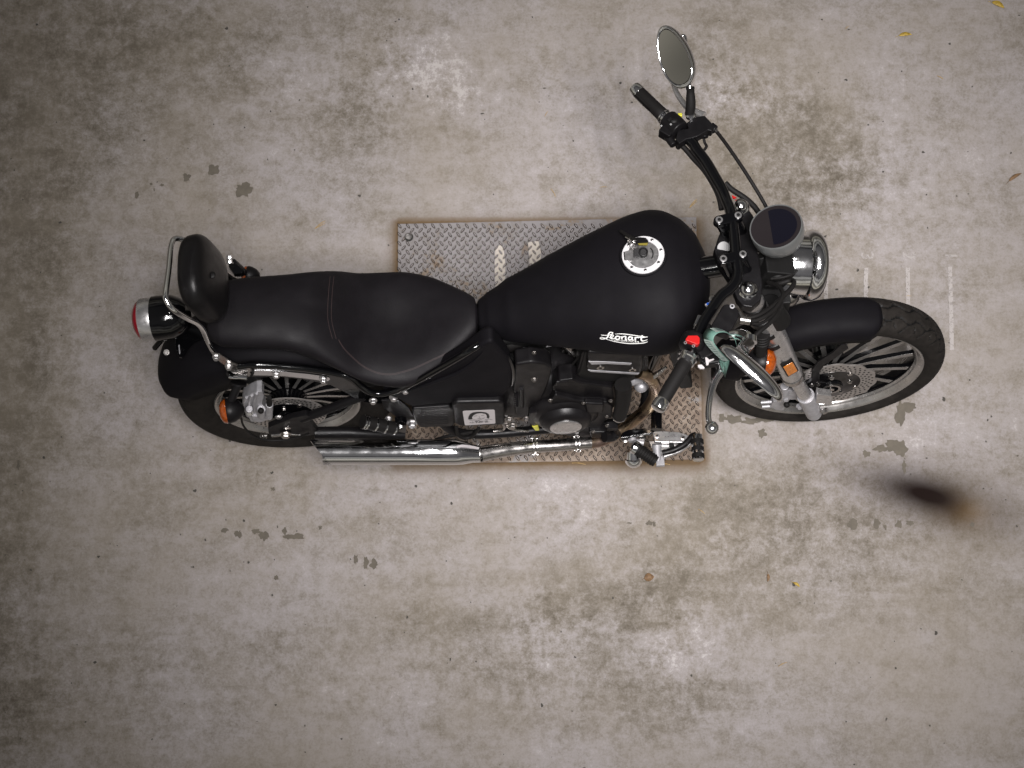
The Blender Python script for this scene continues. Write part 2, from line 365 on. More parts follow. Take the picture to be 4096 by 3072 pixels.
    bp = N(nt, 'ShaderNodeBump', i_Strength=0.35, i_Distance=0.0012); lk(mth('ADD', fine, mth('MULTIPLY', vf, 0.6)), bp.inputs['Height']); lk(bp.outputs[0], b.inputs['Normal'])
    return m

def gp(px, py): g = ground(px * 1.8517, py * 1.8517); return g.x, g.y
def make_floor():
    x0, x1, y0, y1 = -4, 4, -3.5, 3.5; nx, ny = 401, 351
    xs = np.concatenate([[-14, -8], np.linspace(x0, x1, nx), [8, 14]]); ys = np.concatenate([[-14, -8], np.linspace(y0, y1, ny), [8, 14]]); nx += 4; ny += 4
    Xg, Yg = np.meshgrid(xs, ys)
    vs = np.stack([Xg.ravel(), Yg.ravel(), np.zeros(nx * ny)], 1)
    fs = [(j * nx + i, j * nx + i + 1, (j + 1) * nx + i + 1, (j + 1) * nx + i) for j in range(ny - 1) for i in range(nx - 1)]
    me = bpy.data.meshes.new('floor'); me.from_pydata(vs.tolist(), [], fs)
    def blob(px, py, rx, ry, ang=0, hard=1.0):
        cx, cy = gp(px, py); rx /= 700; ry /= 700; a = math.radians(ang)
        dx = (Xg - cx) * math.cos(a) + (Yg - cy) * math.sin(a); dy = -(Xg - cx) * math.sin(a) + (Yg - cy) * math.cos(a)
        return np.exp(-((dx / rx) ** 2 + (dy / ry) ** 2) ** hard)
    g = np.zeros_like(Xg); p = np.zeros_like(Xg); r = np.zeros_like(Xg)
    for px, py, rx, ry, k in [(60, 60, 330, 200, .9), (330, 170, 230, 170, .45), (500, 100, 130, 120, .5), (170, 420, 200, 200, .5), (20, 800, 110, 700, 1.0), (10, 500, 120, 900, .7), (120, 20, 240, 120, .6), (790, 200, 90, 150, .65), (820, 60, 90, 90, .6),  # tall left-edge blobs paint light falloff on top of real dirt
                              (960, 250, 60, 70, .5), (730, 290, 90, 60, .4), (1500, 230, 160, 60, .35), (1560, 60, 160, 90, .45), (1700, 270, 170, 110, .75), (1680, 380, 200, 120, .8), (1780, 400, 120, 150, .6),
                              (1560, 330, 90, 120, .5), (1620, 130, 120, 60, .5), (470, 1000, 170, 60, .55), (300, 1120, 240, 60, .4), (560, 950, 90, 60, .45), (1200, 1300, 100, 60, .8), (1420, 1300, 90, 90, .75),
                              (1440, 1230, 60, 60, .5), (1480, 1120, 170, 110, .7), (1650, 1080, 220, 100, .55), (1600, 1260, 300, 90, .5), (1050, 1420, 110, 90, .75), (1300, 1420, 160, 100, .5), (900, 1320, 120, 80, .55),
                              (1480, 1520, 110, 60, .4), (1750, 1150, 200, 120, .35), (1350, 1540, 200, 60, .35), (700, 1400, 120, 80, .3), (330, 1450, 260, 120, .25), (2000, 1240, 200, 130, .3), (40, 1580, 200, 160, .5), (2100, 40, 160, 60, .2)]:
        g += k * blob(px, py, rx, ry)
    for px, py, rx, ry, k in [(920, 170, 120, 110, .8), (990, 200, 60, 50, .8), (640, 180, 80, 60, .6), (1600, 210, 120, 50, .9), (1520, 190, 120, 40, .5), (900, 140, 70, 60, .5), (1180, 1400, 70, 70, .85), (1500, 1370, 70, 60, .9),
                              (1430, 1420, 60, 50, .7), (780, 1480, 120, 60, .5), (1300, 1100, 120, 40, .4), (1350, 130, 200, 80, .25), (1950, 330, 200, 240, .25), (1150, 1080, 260, 80, .35), (700, 1060, 140, 40, .3), (1900, 960, 150, 80, .35), (1560, 1180, 60, 30, .5)]:
        p += k * blob(px, py, rx, ry)
    # plate border staining: distance outside the quad
    X0, X1 = pl[0].x, pl[1].x; Y1, Y0 = pl[0].y, pl[2].y
    dx = np.maximum(np.maximum(X0 - Xg, Xg - X1), 0); dy = np.maximum(np.maximum(Y0 - Yg, Yg - Y1), 0)
    d = np.sqrt(dx ** 2 + dy ** 2); r += 0.62 * np.exp(-(d / 0.014) ** 2) + 0.22 * np.exp(-(d / 0.045) ** 2)
    near = (Yg < Y0 + .02) & (Xg > X0 + .0) & (Xg < X1 + .02); r += np.where(near, 0.25 * np.exp(-(d / 0.04) ** 2), 0)
    g += 0.5 * blob(1255, 1290, 90, 40)
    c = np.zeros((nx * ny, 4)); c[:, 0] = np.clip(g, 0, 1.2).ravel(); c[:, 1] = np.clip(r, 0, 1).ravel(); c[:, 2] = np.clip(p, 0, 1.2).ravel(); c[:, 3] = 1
    at = me.color_attributes.new('wear_and_falloff', 'FLOAT_COLOR', 'POINT'); at.data.foreach_set('color', c.ravel())
    me.materials.append(floor_material()); me.update()
    o = bpy.data.objects.new('floor', me); COL.objects.link(o); o['kind'] = 'structure'
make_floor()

# ---- painted bars and numbers on the floor
def paint_material():
    out = []
    for nm, colr, lo, hi, op in (('worn_white_paint', (0.42, 0.39, 0.375, 1), 0.36, 0.50, 0.80), ('faded_white_paint', (0.42, 0.39, 0.375, 1), 0.35, 0.49, 0.72)):
        m, nt, b = new_mat(nm); b.inputs['Base Color'].default_value = colr; b.inputs['Roughness'].default_value = 0.8; b.inputs['Specular IOR Level'].default_value = 0.1
        tc = N(nt, 'ShaderNodeTexCoord'); n = N(nt, 'ShaderNodeTexNoise', i_Scale=75.0, i_Detail=9.0, i_Roughness=0.8)
        nt.links.new(tc.outputs['Object'], n.inputs['Vector'])
        r = N(nt, 'ShaderNodeMapRange'); r.inputs[1].default_value = lo; r.inputs[2].default_value = hi; r.inputs[4].default_value = op
        nt.links.new(n.outputs['Fac'], r.inputs[0]); nt.links.new(r.outputs[0], b.inputs['Alpha']); out.append(m)
    return out
M['paint'], M['paint2'] = paint_material()
def floor_text(txt, size, loc, rz, z, name, material):
    cu = bpy.data.curves.new(name, 'FONT'); cu.body = txt; cu.size = size; cu.align_x = 'CENTER'; cu.align_y = 'CENTER'; cu.offset = 0.0008
    o = bpy.data.objects.new(name, cu); COL.objects.link(o)
    bpy.context.view_layer.update()
    me = bpy.data.meshes.new_from_object(o.evaluated_get(bpy.context.evaluated_depsgraph_get()))
    bpy.data.objects.remove(o)
    R = Matrix.Translation((loc[0], loc[1], z)) @ Matrix.Rotation(rz, 4, 'Z'); me.transform(R)
    vs = [tuple(v.co) for v in me.vertices]; fs = [tuple(p.vertices) for p in me.polygons]
    return vs, fs
def d7g(x, y): return ground(3150 + x / 2.338, 950 + y / 2.338)
for i, (xa, ya, xb, yb, tx, tch) in enumerate([(1517, 275, 1535, 1055, 1522, '1'), (1122, 282, 1132, 1065, 1127, '2'), (732, 288, 731, 1060, 738, '3'), (357, 300, 358, 1050, 352, '4')]):
    mb = MB(); hw = 20 / 2.338 / K * CAMH * 1.0
    for k in range(24):          # ragged bar edge
        t0, t1 = k / 24, (k + 1) / 24
        a = d7g(xa + (xb - xa) * t0, ya + (yb - ya) * t0); c = d7g(xa + (xb - xa) * t1, ya + (yb - ya) * t1)
        e = [hw * (1 + random.uniform(-.10, .10)) for _ in range(2)]
        if k == 0: e0 = (hw, hw)
        mb.add([(a.x - e0[0], a.y, .003), (a.x + e0[1], a.y, .003), (c.x + e[1], c.y, .003), (c.x - e[0], c.y, .003)], [(0, 1, 2, 3)])
        e0 = e
    o = mb.build('floor_marking', M['paint'])
    o['kind'] = 'structure'
    c = d7g(tx, 172); vs, fs = floor_text(tch, 0.056, (c.x + .0, c.y), -PI / 2, .003, 'floor_number', None)
    mb = MB(); mb.add(vs, fs); o = mb.build('floor_number', M['paint2']); o['kind'] = 'structure'

# ---- bare patches where the skin of the floor has flaked
def patch(mb, cx, cy, r, seed, sx=1, sy=1, n=26, rough=.38):
    ring = []; zz = .0012 + .00005 * (seed % 61)
    for k in range(n):
        a = 2 * PI * k / n; q = noise.noise(V((math.cos(a) * 1.6, math.sin(a) * 1.6, seed * 3.7))) + .5 * noise.noise(V((math.cos(a) * 5, math.sin(a) * 5, seed * 1.3)))
        rr = r * max(.35, 1 + rough * 1.6 * q); ring.append((cx + rr * sx * math.cos(a), cy + rr * sy * math.sin(a), zz))
    ring2 = [(x, y, 0.0002) for x, y, z in ring]; nn = len(mb.v)
    mb.add(ring + [(cx, cy, zz)], [(k, (k + 1) % n, n) for k in range(n)])
mb = MB(); sd = 1
for px, py, r, sx, sy in [(525, 410, 19, 1, .95), (462, 366, 13, .9, 1.1), (403, 383, 9, .9, 1.1), (350, 400, 4, 1, .6), (333, 410, 3, .6, 1), (295, 422, 6, .8, 1.2), (327, 398, 3, 1, 1), (515, 1153, 9, .8, 1), (570, 1158, 10, 1, .9), (553, 1148, 8, 1.2, .7), (485, 1146, 6, 1.3, .8),
                      (615, 1147, 7, .8, 1.2), (640, 1160, 11, 1.7, .6), (625, 1160, 8, 1.6, .6), (692, 1140, 4, 1, 1.4), (590, 1057, 5, 1, .8), (768, 1208, 8, .7, 1.3), (790, 1216, 8, .7, 1.5), (808, 1219, 9, 1, 1), (597, 1248, 5, .8, 1.2),
                      (1945, 895, 18, .6, 1.5), (1960, 880, 13, 1.4, .8), (1930, 963, 15, 1.3, .8), (1945, 970, 14, 1, 1.1), (1905, 970, 11, 1.6, .7), (1872, 980, 8, 1, .9), (1953, 1008, 8, .6, 1.5), (1645, 937, 9, .9, 1), (1583, 905, 13, 1.5, .7), (1620, 910, 11, 1.5, .6), (1660, 906, 10, 1.4, .7), (1560, 903, 8, .9, 1.1),
                      (1842, 1133, 11, 1, 1), (1893, 1131, 8, .9, 1.2), (1940, 1133, 8, .9, 1.2), (1965, 1130, 7, 1.2, .8), (1912, 1138, 4, .8, 1.3), (2100, 1133, 5, 1, 1), (1402, 1130, 6, 1.2, .9), (1413, 1133, 4, .7, 1.8), (1360, 1130, 3, 1.6, .6), (905, 1000, 4, 1, 1), (40, 1005, 8, .4, 1.3),
                      (1640, 905, 8, 1.4, .8), (1695, 902, 5, 1.4, .8), (2198, 985, 2, 1, 1)]:
    cx, cy = gp(px, py); patch(mb, cx, cy, r / 700.0, sd, sx, sy); sd += 1
o = mb.build('floor_bare_patches', 'chip'); o['kind'] = 'structure'
mb = MB()
for k in range(330):
    px = random.uniform(-60, 2270); py = random.uniform(-60, 1720); cx, cy = gp(px, py)
    r = random.choice([1.1, 1.3, 1.5, 1.8, 2.3, 3.0]) / 700; patch(mb, cx, cy, r, sd, random.uniform(.5, 1.4), random.uniform(.5, 1.4), 9, .5); sd += 1
o = mb.build('floor_grit', 'speck'); o['kind'] = 'stuff'; o['label'] = 'dark grit specks scattered over the concrete floor'; o['category'] = 'grit'

# ================================================================== steel checker plate
def plate_material(bar=False):
    m, nt, b = new_mat('checker_plate_bars' if bar else 'checker_plate_steel')
    lk = nt.links.new; tc = N(nt, 'ShaderNodeTexCoord')
    n = N(nt, 'ShaderNodeTexNoise', i_Scale=7.0, i_Detail=9.0, i_Roughness=0.7, i_Distortion=0.6); lk(tc.outputs['Object'], n.inputs['Vector'])
    n2 = N(nt, 'ShaderNodeTexNoise', i_Scale=75.0, i_Detail=6.0, i_Roughness=0.7); lk(tc.outputs['Object'], n2.inputs['Vector'])
    sx = N(nt, 'ShaderNodeSeparateXYZ'); lk(tc.outputs['Object'], sx.inputs[0])
    mr = N(nt, 'ShaderNodeMapRange'); mr.inputs[1].default_value = 0.12; mr.inputs[2].default_value = -0.12; mr.inputs[3].default_value = 0.0; mr.inputs[4].default_value = 0.14; lk(sx.outputs[1], mr.inputs[0])
    mx = N(nt, 'ShaderNodeMapRange'); mx.inputs[1].default_value = -0.05; mx.inputs[2].default_value = 0.35; mx.inputs[3].default_value = 0.0; mx.inputs[4].default_value = 0.07; lk(sx.outputs[0], mx.inputs[0])
    ad = N(nt, 'ShaderNodeMath', operation='ADD'); lk(n.outputs['Fac'], ad.inputs[0]); lk(mr.outputs[0], ad.inputs[1])
    ad1 = N(nt, 'ShaderNodeMath', operation='ADD'); lk(ad.outputs[0], ad1.inputs[0]); lk(mx.outputs[0], ad1.inputs[1])
    sc = N(nt, 'ShaderNodeMath', operation='MULTIPLY_ADD'); lk(n2.outputs['Fac'], sc.inputs[0]); sc.inputs[1].default_value = 0.45; lk(ad1.outputs[0], sc.inputs[2])
    r = N(nt, 'ShaderNodeValToRGB'); lk(sc.outputs[0], r.inputs['Fac']); e = r.color_ramp.elements
    k = 1.3 if bar else 0.68  # paler bar tops put a highlight into the colour
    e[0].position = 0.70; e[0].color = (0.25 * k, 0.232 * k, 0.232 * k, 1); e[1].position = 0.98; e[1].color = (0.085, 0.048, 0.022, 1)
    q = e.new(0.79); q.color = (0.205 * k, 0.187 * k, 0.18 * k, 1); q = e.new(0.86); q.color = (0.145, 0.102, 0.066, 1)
    lk(r.outputs['Color'], b.inputs['Base Color'])
    r2 = N(nt, 'ShaderNodeValToRGB'); lk(sc.outputs[0], r2.inputs['Fac']); r2.color_ramp.elements[0].position = 0.72; r2.color_ramp.elements[0].color = (0.6 if bar else 0.2,) * 3 + (1,); r2.color_ramp.elements[1].position = 0.88; r2.color_ramp.elements[1].color = (0.05,) * 3 + (1,)
    lk(r2.outputs['Color'], b.inputs['Metallic']); b.inputs['Roughness'].default_value = 0.3 if bar else 0.48
    bp = N(nt, 'ShaderNodeBump', i_Strength=0.3, i_Distance=0.001); lk(n2.outputs['Fac'], bp.inputs['Height']); lk(bp.outputs[0], b.inputs['Normal'])
    return m
def make_plate():
    cx = (pl[0].x + pl[1].x) / 2; cy = (pl[0].y + pl[2].y) / 2
    root = bpy.data.objects.new('steel_plate', None); COL.objects.link(root); root.location = (cx, cy, 0)
    tag(root, 'rusty steel checker plate bolted to the floor beneath the motorcycle', 'floor plate')
    # corners in plate space
    P = [V((p.x - cx, p.y - cy, 0)) for p in pl]; T = 0.008
    mb = MB(); mb.prism([V((p.x, p.y, .001)) for p in P], (0, 0, T - .001)); mb.build('sheet', plate_material(), root, bevel=.0008)
    mb = MB(); W = P[1].x - P[0].x; H = P[0].y - P[2].y; px, py = W / 35.5, H / 26.4
    vs = []; fs = []
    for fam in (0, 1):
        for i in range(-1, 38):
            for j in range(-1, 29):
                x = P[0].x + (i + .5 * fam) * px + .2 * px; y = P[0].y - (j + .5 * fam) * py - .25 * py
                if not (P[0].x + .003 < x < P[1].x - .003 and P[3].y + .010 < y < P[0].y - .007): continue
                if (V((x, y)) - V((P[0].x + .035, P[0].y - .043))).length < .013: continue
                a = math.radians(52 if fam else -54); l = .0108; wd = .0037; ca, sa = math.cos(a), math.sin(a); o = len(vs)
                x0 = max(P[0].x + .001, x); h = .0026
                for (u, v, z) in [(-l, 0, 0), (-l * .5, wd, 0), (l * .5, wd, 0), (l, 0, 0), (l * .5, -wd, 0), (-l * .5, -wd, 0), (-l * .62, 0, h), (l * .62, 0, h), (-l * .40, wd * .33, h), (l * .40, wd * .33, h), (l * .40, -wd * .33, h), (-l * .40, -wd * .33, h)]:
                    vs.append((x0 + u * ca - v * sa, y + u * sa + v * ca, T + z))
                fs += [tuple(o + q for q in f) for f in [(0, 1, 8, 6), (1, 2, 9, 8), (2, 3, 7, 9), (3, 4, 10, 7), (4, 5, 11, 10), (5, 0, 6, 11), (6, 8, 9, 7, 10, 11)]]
    mb.add(vs, fs); mb.m = [1 if len(f) == 4 else 0 for f in mb.f]; mb.build('tread_pattern', [plate_material(True), mat('shaded_bar_edge', (.045, .034, .027), .6, metal=.2, var=.4, vscale=60)], root, smooth=20)  # dark slopes put the relief shade of the bars into the colour
    mb = MB(); c = V((P[0].x + .035, P[0].y - .043, T))
    mb.lathe(c, (0, 0, 1), [(.014, 0), (.014, .002), (.0115, .002)], 24, 1); mb.lathe(c, (0, 0, 1), [(.0113, .002), (.0113, .011), (.0098, .0125), (.0065, .0125), (.006, .010)], 24, 0, True, True)
    mb.build('bolt', ['steel', 'dark'], root)
    # worn pale paint strip painted on the plate
    mb = MB(); a = ground(1550 + 1520 / 3.53, 830 + 560 / 3.53, T); 
    pts = []
    q = [(1530, 545), (1600, 535), (1640, 590), (1655, 700), (1665, 830), (1660, 1000), (1655, 1300), (1520, 1300), (1525, 1100), (1515, 900), (1515, 760), (1520, 640)]
    for x, y in q:
        g = ground(1550 + x / 3.53, 830 + y / 3.53, T); pts.append((g.x - cx, g.y - cy, T + .0006))
    mb.add(pts, [tuple(range(len(pts)))]); m_, nt, b = new_mat('worn_cream_paint')
    tc = N(nt, 'ShaderNodeTexCoord'); n = N(nt, 'ShaderNodeTexNoise', i_Scale=60.0, i_Detail=8.0, i_Roughness=.75); nt.links.new(tc.outputs['Object'], n.inputs['Vector'])
    r = N(nt, 'ShaderNodeValToRGB'); r.color_ramp.elements[0].position = .36; r.color_ramp.elements[0].color = (.28, .25, .23, 1); r.color_ramp.elements[1].position = .47; r.color_ramp.elements[1].color = (.41, .37, .32, 1)
    nt.links.new(n.outputs['Fac'], r.inputs[0]); nt.links.new(r.outputs[0], b.inputs['Base Color']); b.inputs['Roughness'].default_value = .6
    pts = []
    for x, y in [(1130, 524), (1152, 520), (1158, 545), (1156, 575), (1146, 600), (1134, 585), (1132, 550)]:
        g = ground(x * 1.8517 + 20, y * 1.8517, T); pts.append((g.x - cx, g.y - cy, T + .0006))
    mb.next(); mb.add(pts, [tuple(range(len(pts)))])
    mb.build('paint_strip', m_, root)
make_plate()

# ================================================================== MOTORCYCLE
bike = bpy.data.objects.new('motorcycle', None); COL.objects.link(bike); bike.matrix_world = BIKE
tag(bike, 'matte black cruiser motorcycle with chrome exhaust leaning on the concrete floor', 'motorcycle')

# ---------------------------------------------------------------- wheels
def groove(u, v, R):
    """depth of tread groove; u = arc length, v = -1..1 across the tread"""
    per = .075; t = (u / per) % 1.0; z = abs(t * 2 - 1) * 2 - 1
    d = 0
    for s_ in (-1, 1):
        c0 = s_ * .24 + .10 * max(-1, min(1, 1.7 * z)); d = max(d, 1 if abs(v - c0) < .045 else 0)
        vv = v * s_
        if .38 < vv < .86:
            tt = ((u / per) + s_ * .25 - vv * .75) % 1.0
            if min(tt, 1 - tt) < .035: d = 1
            tt2 = ((u / per) + .55 + vv * .5) % 1.0
            if .42 < vv < .66 and min(tt2, 1 - tt2) < .03: d = 1
    return d
def make_tyre(parent, c, R, W, rimR, treads=True, nu=560):
    rt = (R - rimR + .012) / 2; rc = R - rt
    prof = []
    nv = 64
    for k in range(nv + 1):
        a = -PI * .80 + 2 * PI * .80 * k / nv
        hw = W / 2; x = hw * math.copysign(abs(math.sin(a)) ** .92, a); r = rc + rt * math.copysign(abs(math.cos(a)) ** .95, math.cos(a))
        prof.append((r, x, a / (PI * .42)))
    mb = MB(); vs = []
    for i in range(nu):
        th = 2 * PI * i / nu; ct, st = math.cos(th), math.sin(th)
        for r, x, v in prof:
            g = 0
            if treads and abs(v) < .95: g = groove(th * R, v, R) * .005
            if abs(abs(v) - 1.12) < .02: g = -.0012
            if abs(abs(v) - 1.55) < .02: g = -.001
            vs.append((c[0] + (r - g) * ct, c[1] + x, c[2] + (r - g) * st))
    n = len(prof)
    fs = [(i * n + k, i * n + k + 1, ((i + 1) % nu) * n + k + 1, ((i + 1) % nu) * n + k) for i in range(nu) for k in range(n - 1)]
    mb.add(vs, fs)
    if treads: mb.m = [1 if abs(prof[k][2]) < .95 and groove((2 * PI * (i + .5) / nu) * R, (prof[k][2] + prof[k + 1][2]) / 2, R) > 0 else 0 for i in range(nu) for k in range(n - 1)]  # groove faces coloured dark in place of shade in the tread
    return mb.build('tyre', ['tyre', 'dark'], parent, smooth=50)
def make_wheel(c, R, W, rimR, rimW, nspoke, ph, discR, discY, wave, spokes_t, tyre_nu):
    c = V(c); ay = (0, 1, 0)
    hub = MB(); hub.lathe(c, ay, [(.030, -.068), (.034, -.062), (.050, -.055), (.052, -.02), (.040, -.01), (.040, .01), (.052, .02), (.05, .055), (.03, .062)], 32, 0, True, True)
    hub.lathe(c, ay, [(.024, -.072), (.024, -.068), (.031, -.068), (.031, -.0705)], 28, 1, True, False)
    wheel = hub.build('wheel', ['gloss', 'rimm'], bike)
    make_tyre(wheel, c, R, W, rimR, True, tyre_nu)
    rw = rimW / 2
    rb = MB(); prof = [(rimR - .006, -rw + .003), (rimR, -rw), (rimR + .003, -rw + .004), (rimR - .005, -rw + .010), (rimR - .018, -rw + .016), (rimR - .022, 0), (rimR - .018, rw - .016), (rimR - .005, rw - .010), (rimR + .003, rw - .004), (rimR, rw), (rimR - .006, rw - .003),
                         (rimR - .014, rw - .012), (rimR - .022, rw - .026), (rimR - .026, 0), (rimR - .022, -rw + .026), (rimR - .014, -rw + .012), (rimR - .006, -rw + .003)]
    mis = [0, 0, 0, 0, 0, 0, 0, 0, 0, 0, 0, 0, 1, 1, 0, 0]
    rb.lathe(c, ay, prof, 120, 0, mis=mis); rb.build('rim', ['rimm', 'gloss'], wheel)
    for k in range(nspoke):
        a = math.radians(ph + 360 * k / nspoke); d = V((math.cos(a), 0, math.sin(a))); t = V((-math.sin(a), 0, math.cos(a)))
        mb = MB()
        def sec(r, hw, y0, y1, mi): return [c + d * r + t * hw + V((0, y0, 0)), c + d * r - t * hw + V((0, y0, 0)), c + d * r - t * hw + V((0, y1, 0)), c + d * r + t * hw + V((0, y1, 0))]
        A = [sec(.046, spokes_t * .9, -.026, -.009, 0), sec(rimR * .55, spokes_t * .9, -.019, -.007, 0), sec(rimR - .022, spokes_t, -.016, -.005, 0)]
        mb.loft(A)
        # machined faces
        for y_, s_ in ((-1, 1),):
            q = []
            for r, hw, yy in ((.056, spokes_t * .78, .0256), (rimR * .55, spokes_t * .86, .0192), (rimR - .028, spokes_t * .95, .0162)):
                q.append((c + d * r + t * hw + V((0, y_ * yy, 0)), c + d * r - t * hw + V((0, y_ * yy, 0))))
            for i in range(2): mb.prism([q[i][0], q[i][1], q[i + 1][1], q[i + 1][0]], (0, y_ * .0012, 0), 1)
        mb.build('spoke', ['gloss', 'rimm'], wheel)
    # brake disc
    mb = MB(); nd = 160; ro = []; ri = []
    for k in range(nd):
        a = 2 * PI * k / nd; r = discR + (wave * (.5 + .5 * math.cos(a * 12)) ** .6 if wave else 0); ro.append((r, a))
    rin = discR * .68
    for (y0, y1) in ((discY, discY + .004),):
        vo = [c + V((r * math.cos(a), y0, r * math.sin(a))) for r, a in ro]; vi = [c + V((rin * math.cos(a), y0, rin * math.sin(a))) for r, a in ro]
        vo2 = [p + V((0, .004, 0)) for p in vo]; vi2 = [p + V((0, .004, 0)) for p in vi]; o = nd
        mb.add(vo + vi + vo2 + vi2, [(k, (k + 1) % nd, nd + (k + 1) % nd, nd + k) for k in range(nd)] + [(2 * nd + k, 3 * nd + k, 3 * nd + (k + 1) % nd, 2 * nd + (k + 1) % nd) for k in range(nd)]
               + [(k, 2 * nd + k, 2 * nd + (k + 1) % nd, (k + 1) % nd) for k in range(nd)] + [(nd + k, nd + (k + 1) % nd, 3 * nd + (k + 1) % nd, 3 * nd + k) for k in range(nd)])
    for row in range(4):
        rr = rin + (discR - rin) * (.18 + .22 * row)
        for k in range(36):
            a = 2 * PI * (k + (row % 2) * .5) / 36; p = c + V((rr * math.cos(a), discY, rr * math.sin(a)))
            mb.lathe(p, (0, -1, 0), [(.0030, 0), (.0030, .0005)], 10, 1, False, True)
    disc = mb.build('brake_disc', ['disc', 'dark'], wheel)
    mb = MB(); mb.lathe(c + V((0, discY, 0)), (0, -1, 0), [(rin, -.003), (rin, .001), (rin * .86, .002), (rin * .50, .006), (rin * .42, .006)], 48, 0)
    mb.lathe(c + V((0, discY, 0)), (0, -1, 0), [(rin * .42, .006), (rin * .40, .014), (rin * .30, .015), (rin * .25, .004)], 40, 0, False, True)
    mb.lathe(c + V((0, discY, 0)), (0, -1, 0), [(rin * .33, .0152), (rin * .33, .0165), (rin * .25, .0165)], 40, 1)
    mb.build('disc_carrier', ['gloss', 'steel'], wheel); mb = MB()
    for k in range(5):
        a = 2 * PI * k / 5 + .4; p = c + V((rin * .66 * math.cos(a), discY - .004, rin * .66 * math.sin(a))); hexbolt(mb, p, (0, -1, 0), .0055, .006, 1)
        a += .55; mb.next(); p = c + V((rin * .93 * math.cos(a), discY - .001, rin * .93 * math.sin(a))); mb.lathe(p, (0, -1, 0), [(.007, 0), (.007, .002), (.004, .003)], 16, 1, False, True)
    mb.build('disc_bolt', ['gloss', 'steel'], wheel)
    return wheel
CF = V((.925, -.030, .338)); CRr = V((-.653, 0, .320))
make_wheel(CF, .338, .110, .272, .088, 16, 14.2, .128, -.070, .007, .0085, 560)
rear_wheel = make_wheel(CRr, .320, .156, .210, .120, 18, 4, .112, -.086, 0, .0062, 420)

mb = MB(); mb.lathe(CRr, (0, 1, 0), [(.055, .010), (.088, .016), (.088, .052), (.080, .056), (.05, .060)], 48, 0, True, True); mb.build('drive_pulley', 'gloss', rear_wheel)
# ---------------------------------------------------------------- fenders
def make_fender(name, c, r, hw, a0, a1, skirt, mt, cut=None, nseg=44, thick=.0025, r1=None):
    c = V(c); ns = 26; rings = []
    for i in range(nseg + 1):
        t = i / nseg; a = math.radians(a0 + (a1 - a0) * t)
        rr = r if r1 is None else r + (r1 - r) * t
        endt = min(t, 1 - t) * nseg / 3.0; e = min(1, max(0, endt)); kk = math.sqrt(1 - (1 - e) ** 2) if e < 1 else 1
        w_ = hw * (.72 + .28 * kk); ring = []
        for k in range(ns + 1):
            v = -1 + 2 * k / ns
            ang = v * PI * .5; x = w_ * math.copysign(abs(math.sin(ang)) ** .75, v); dr = -.052 * (1 - abs(math.cos(ang)) ** .8)
            sk = skirt(t, v) if callable(skirt) else skirt
            if abs(v) > .85: dr -= sk * (abs(v) - .85) / .15
            q = rr + dr
            ring.append(c + V((q * math.cos(a), x, q * math.sin(a))))
        rings.append(ring)
    mb = MB(); vs = [p for rg in rings for p in rg]; n = ns + 1
    mb.add(vs, [(i * n + k, i * n + k + 1, (i + 1) * n + k + 1, (i + 1) * n + k) for i in range(nseg) for k in range(ns)])
    o = mb.build(name, mt, bike, smooth=60); s = o.modifiers.new('solid', 'SOLIDIFY'); s.thickness = thick; s.offset = -1
    return o
ff = make_fender('front_fender', CF + V((0, -.016, 0)), .359, .061, 75, 168, .020, 'matte')
rf = make_fender('rear_fender', CRr + V((0, 0, .015)), .382, .104, 153, 40, lambda t, v: .03 + .05 * math.sin(PI * min(1, t * 1.6)) ** 1 * (v < 0), 'matte', r1=.40)
# fender stay (black forked bracket on the right)
mb = MB(); yy = -.108
mb.prism([Y('d6', a, b, yy) for a, b in [(1600, 420), (1640, 480), (1480, 600), (1330, 690), (1260, 790), (1250, 930), (1190, 960), (1150, 900), (1155, 760), (1230, 660), (1420, 540), (1530, 440)]], (0, .006, 0))
mb.prism([Y('d6', a, b, yy) for a, b in [(1180, 930), (1330, 930), (1360, 1080), (1300, 1090), (1200, 1010)]], (0, .01, 0))
mb.build('fender_bracket', 'plastic', bike, bevel=.0015)
mb = MB()
for a, b in [(1240, 950), (1310, 1040)]: hexbolt(mb, Y('d6', a, b, yy - .001), (0, -1, 0), .0048, .006)
mb.build('bracket_bolt', 'steel', bike)

# ---------------------------------------------------------------- forks
yf0, yf1 = -.118, -.140
def fork(side):
    if side < 0:
        top = Y('d6', 660, 290, -.120); mid = Y('d6', 905, 850, -.128); low = Y('d6', 1075, 1110, -.134); end = Y('d6', 1175, 1330, -.138)
        hi = Y('d3', 800, 1430, -.116)
    else:
        off = V((0, .235, 0)); top, mid, low, end, hi = [p + off for p in (Y('d6', 660, 290, -.120), Y('d6', 905, 850, -.128), Y('d6', 1075, 1110, -.134), Y('d6', 1175, 1330, -.138), Y('d3', 800, 1430, -.116))]
    ax = (low - hi).normalized()
    mb = MB(); mb.tube([hi, top, mid + ax * -.012], [.0305, .0305, .0305], 28)
    o = mb.build('fork_tube', 'brushed', bike)
    mb = MB(); mb.lathe(mid - ax * .022, ax, [(.0312, 0), (.0330, .002), (.0330, .020), (.031, .024), (.020, .026)], 32); mb.build('collar', 'steel', o)
    mb = MB()
    for t in (.10, .24, .38, .50):
        p = hi.lerp(mid, t); mb.lathe(p - ax * .010, ax, [(.0300, 0), (.0335, .002), (.0335, .022), (.0300, .024)], 30)
    mb.build('fork_clamp', 'plastic', o)
    mb = MB(); mb.tube([mid, low + ax * .02], .0205, 24); mb.build('stanchion', 'brushed', o)
    mb = MB(); mb.tube([low - ax * .004, low + ax * .03, end], [.0255, .027, .0235], 24); mb.ell(end, (.024, .024, .024), nu=20, nv=12)
    o2 = mb.build('axle_lug', 'cast', o)
    return hi, mid, low, end, ax, o
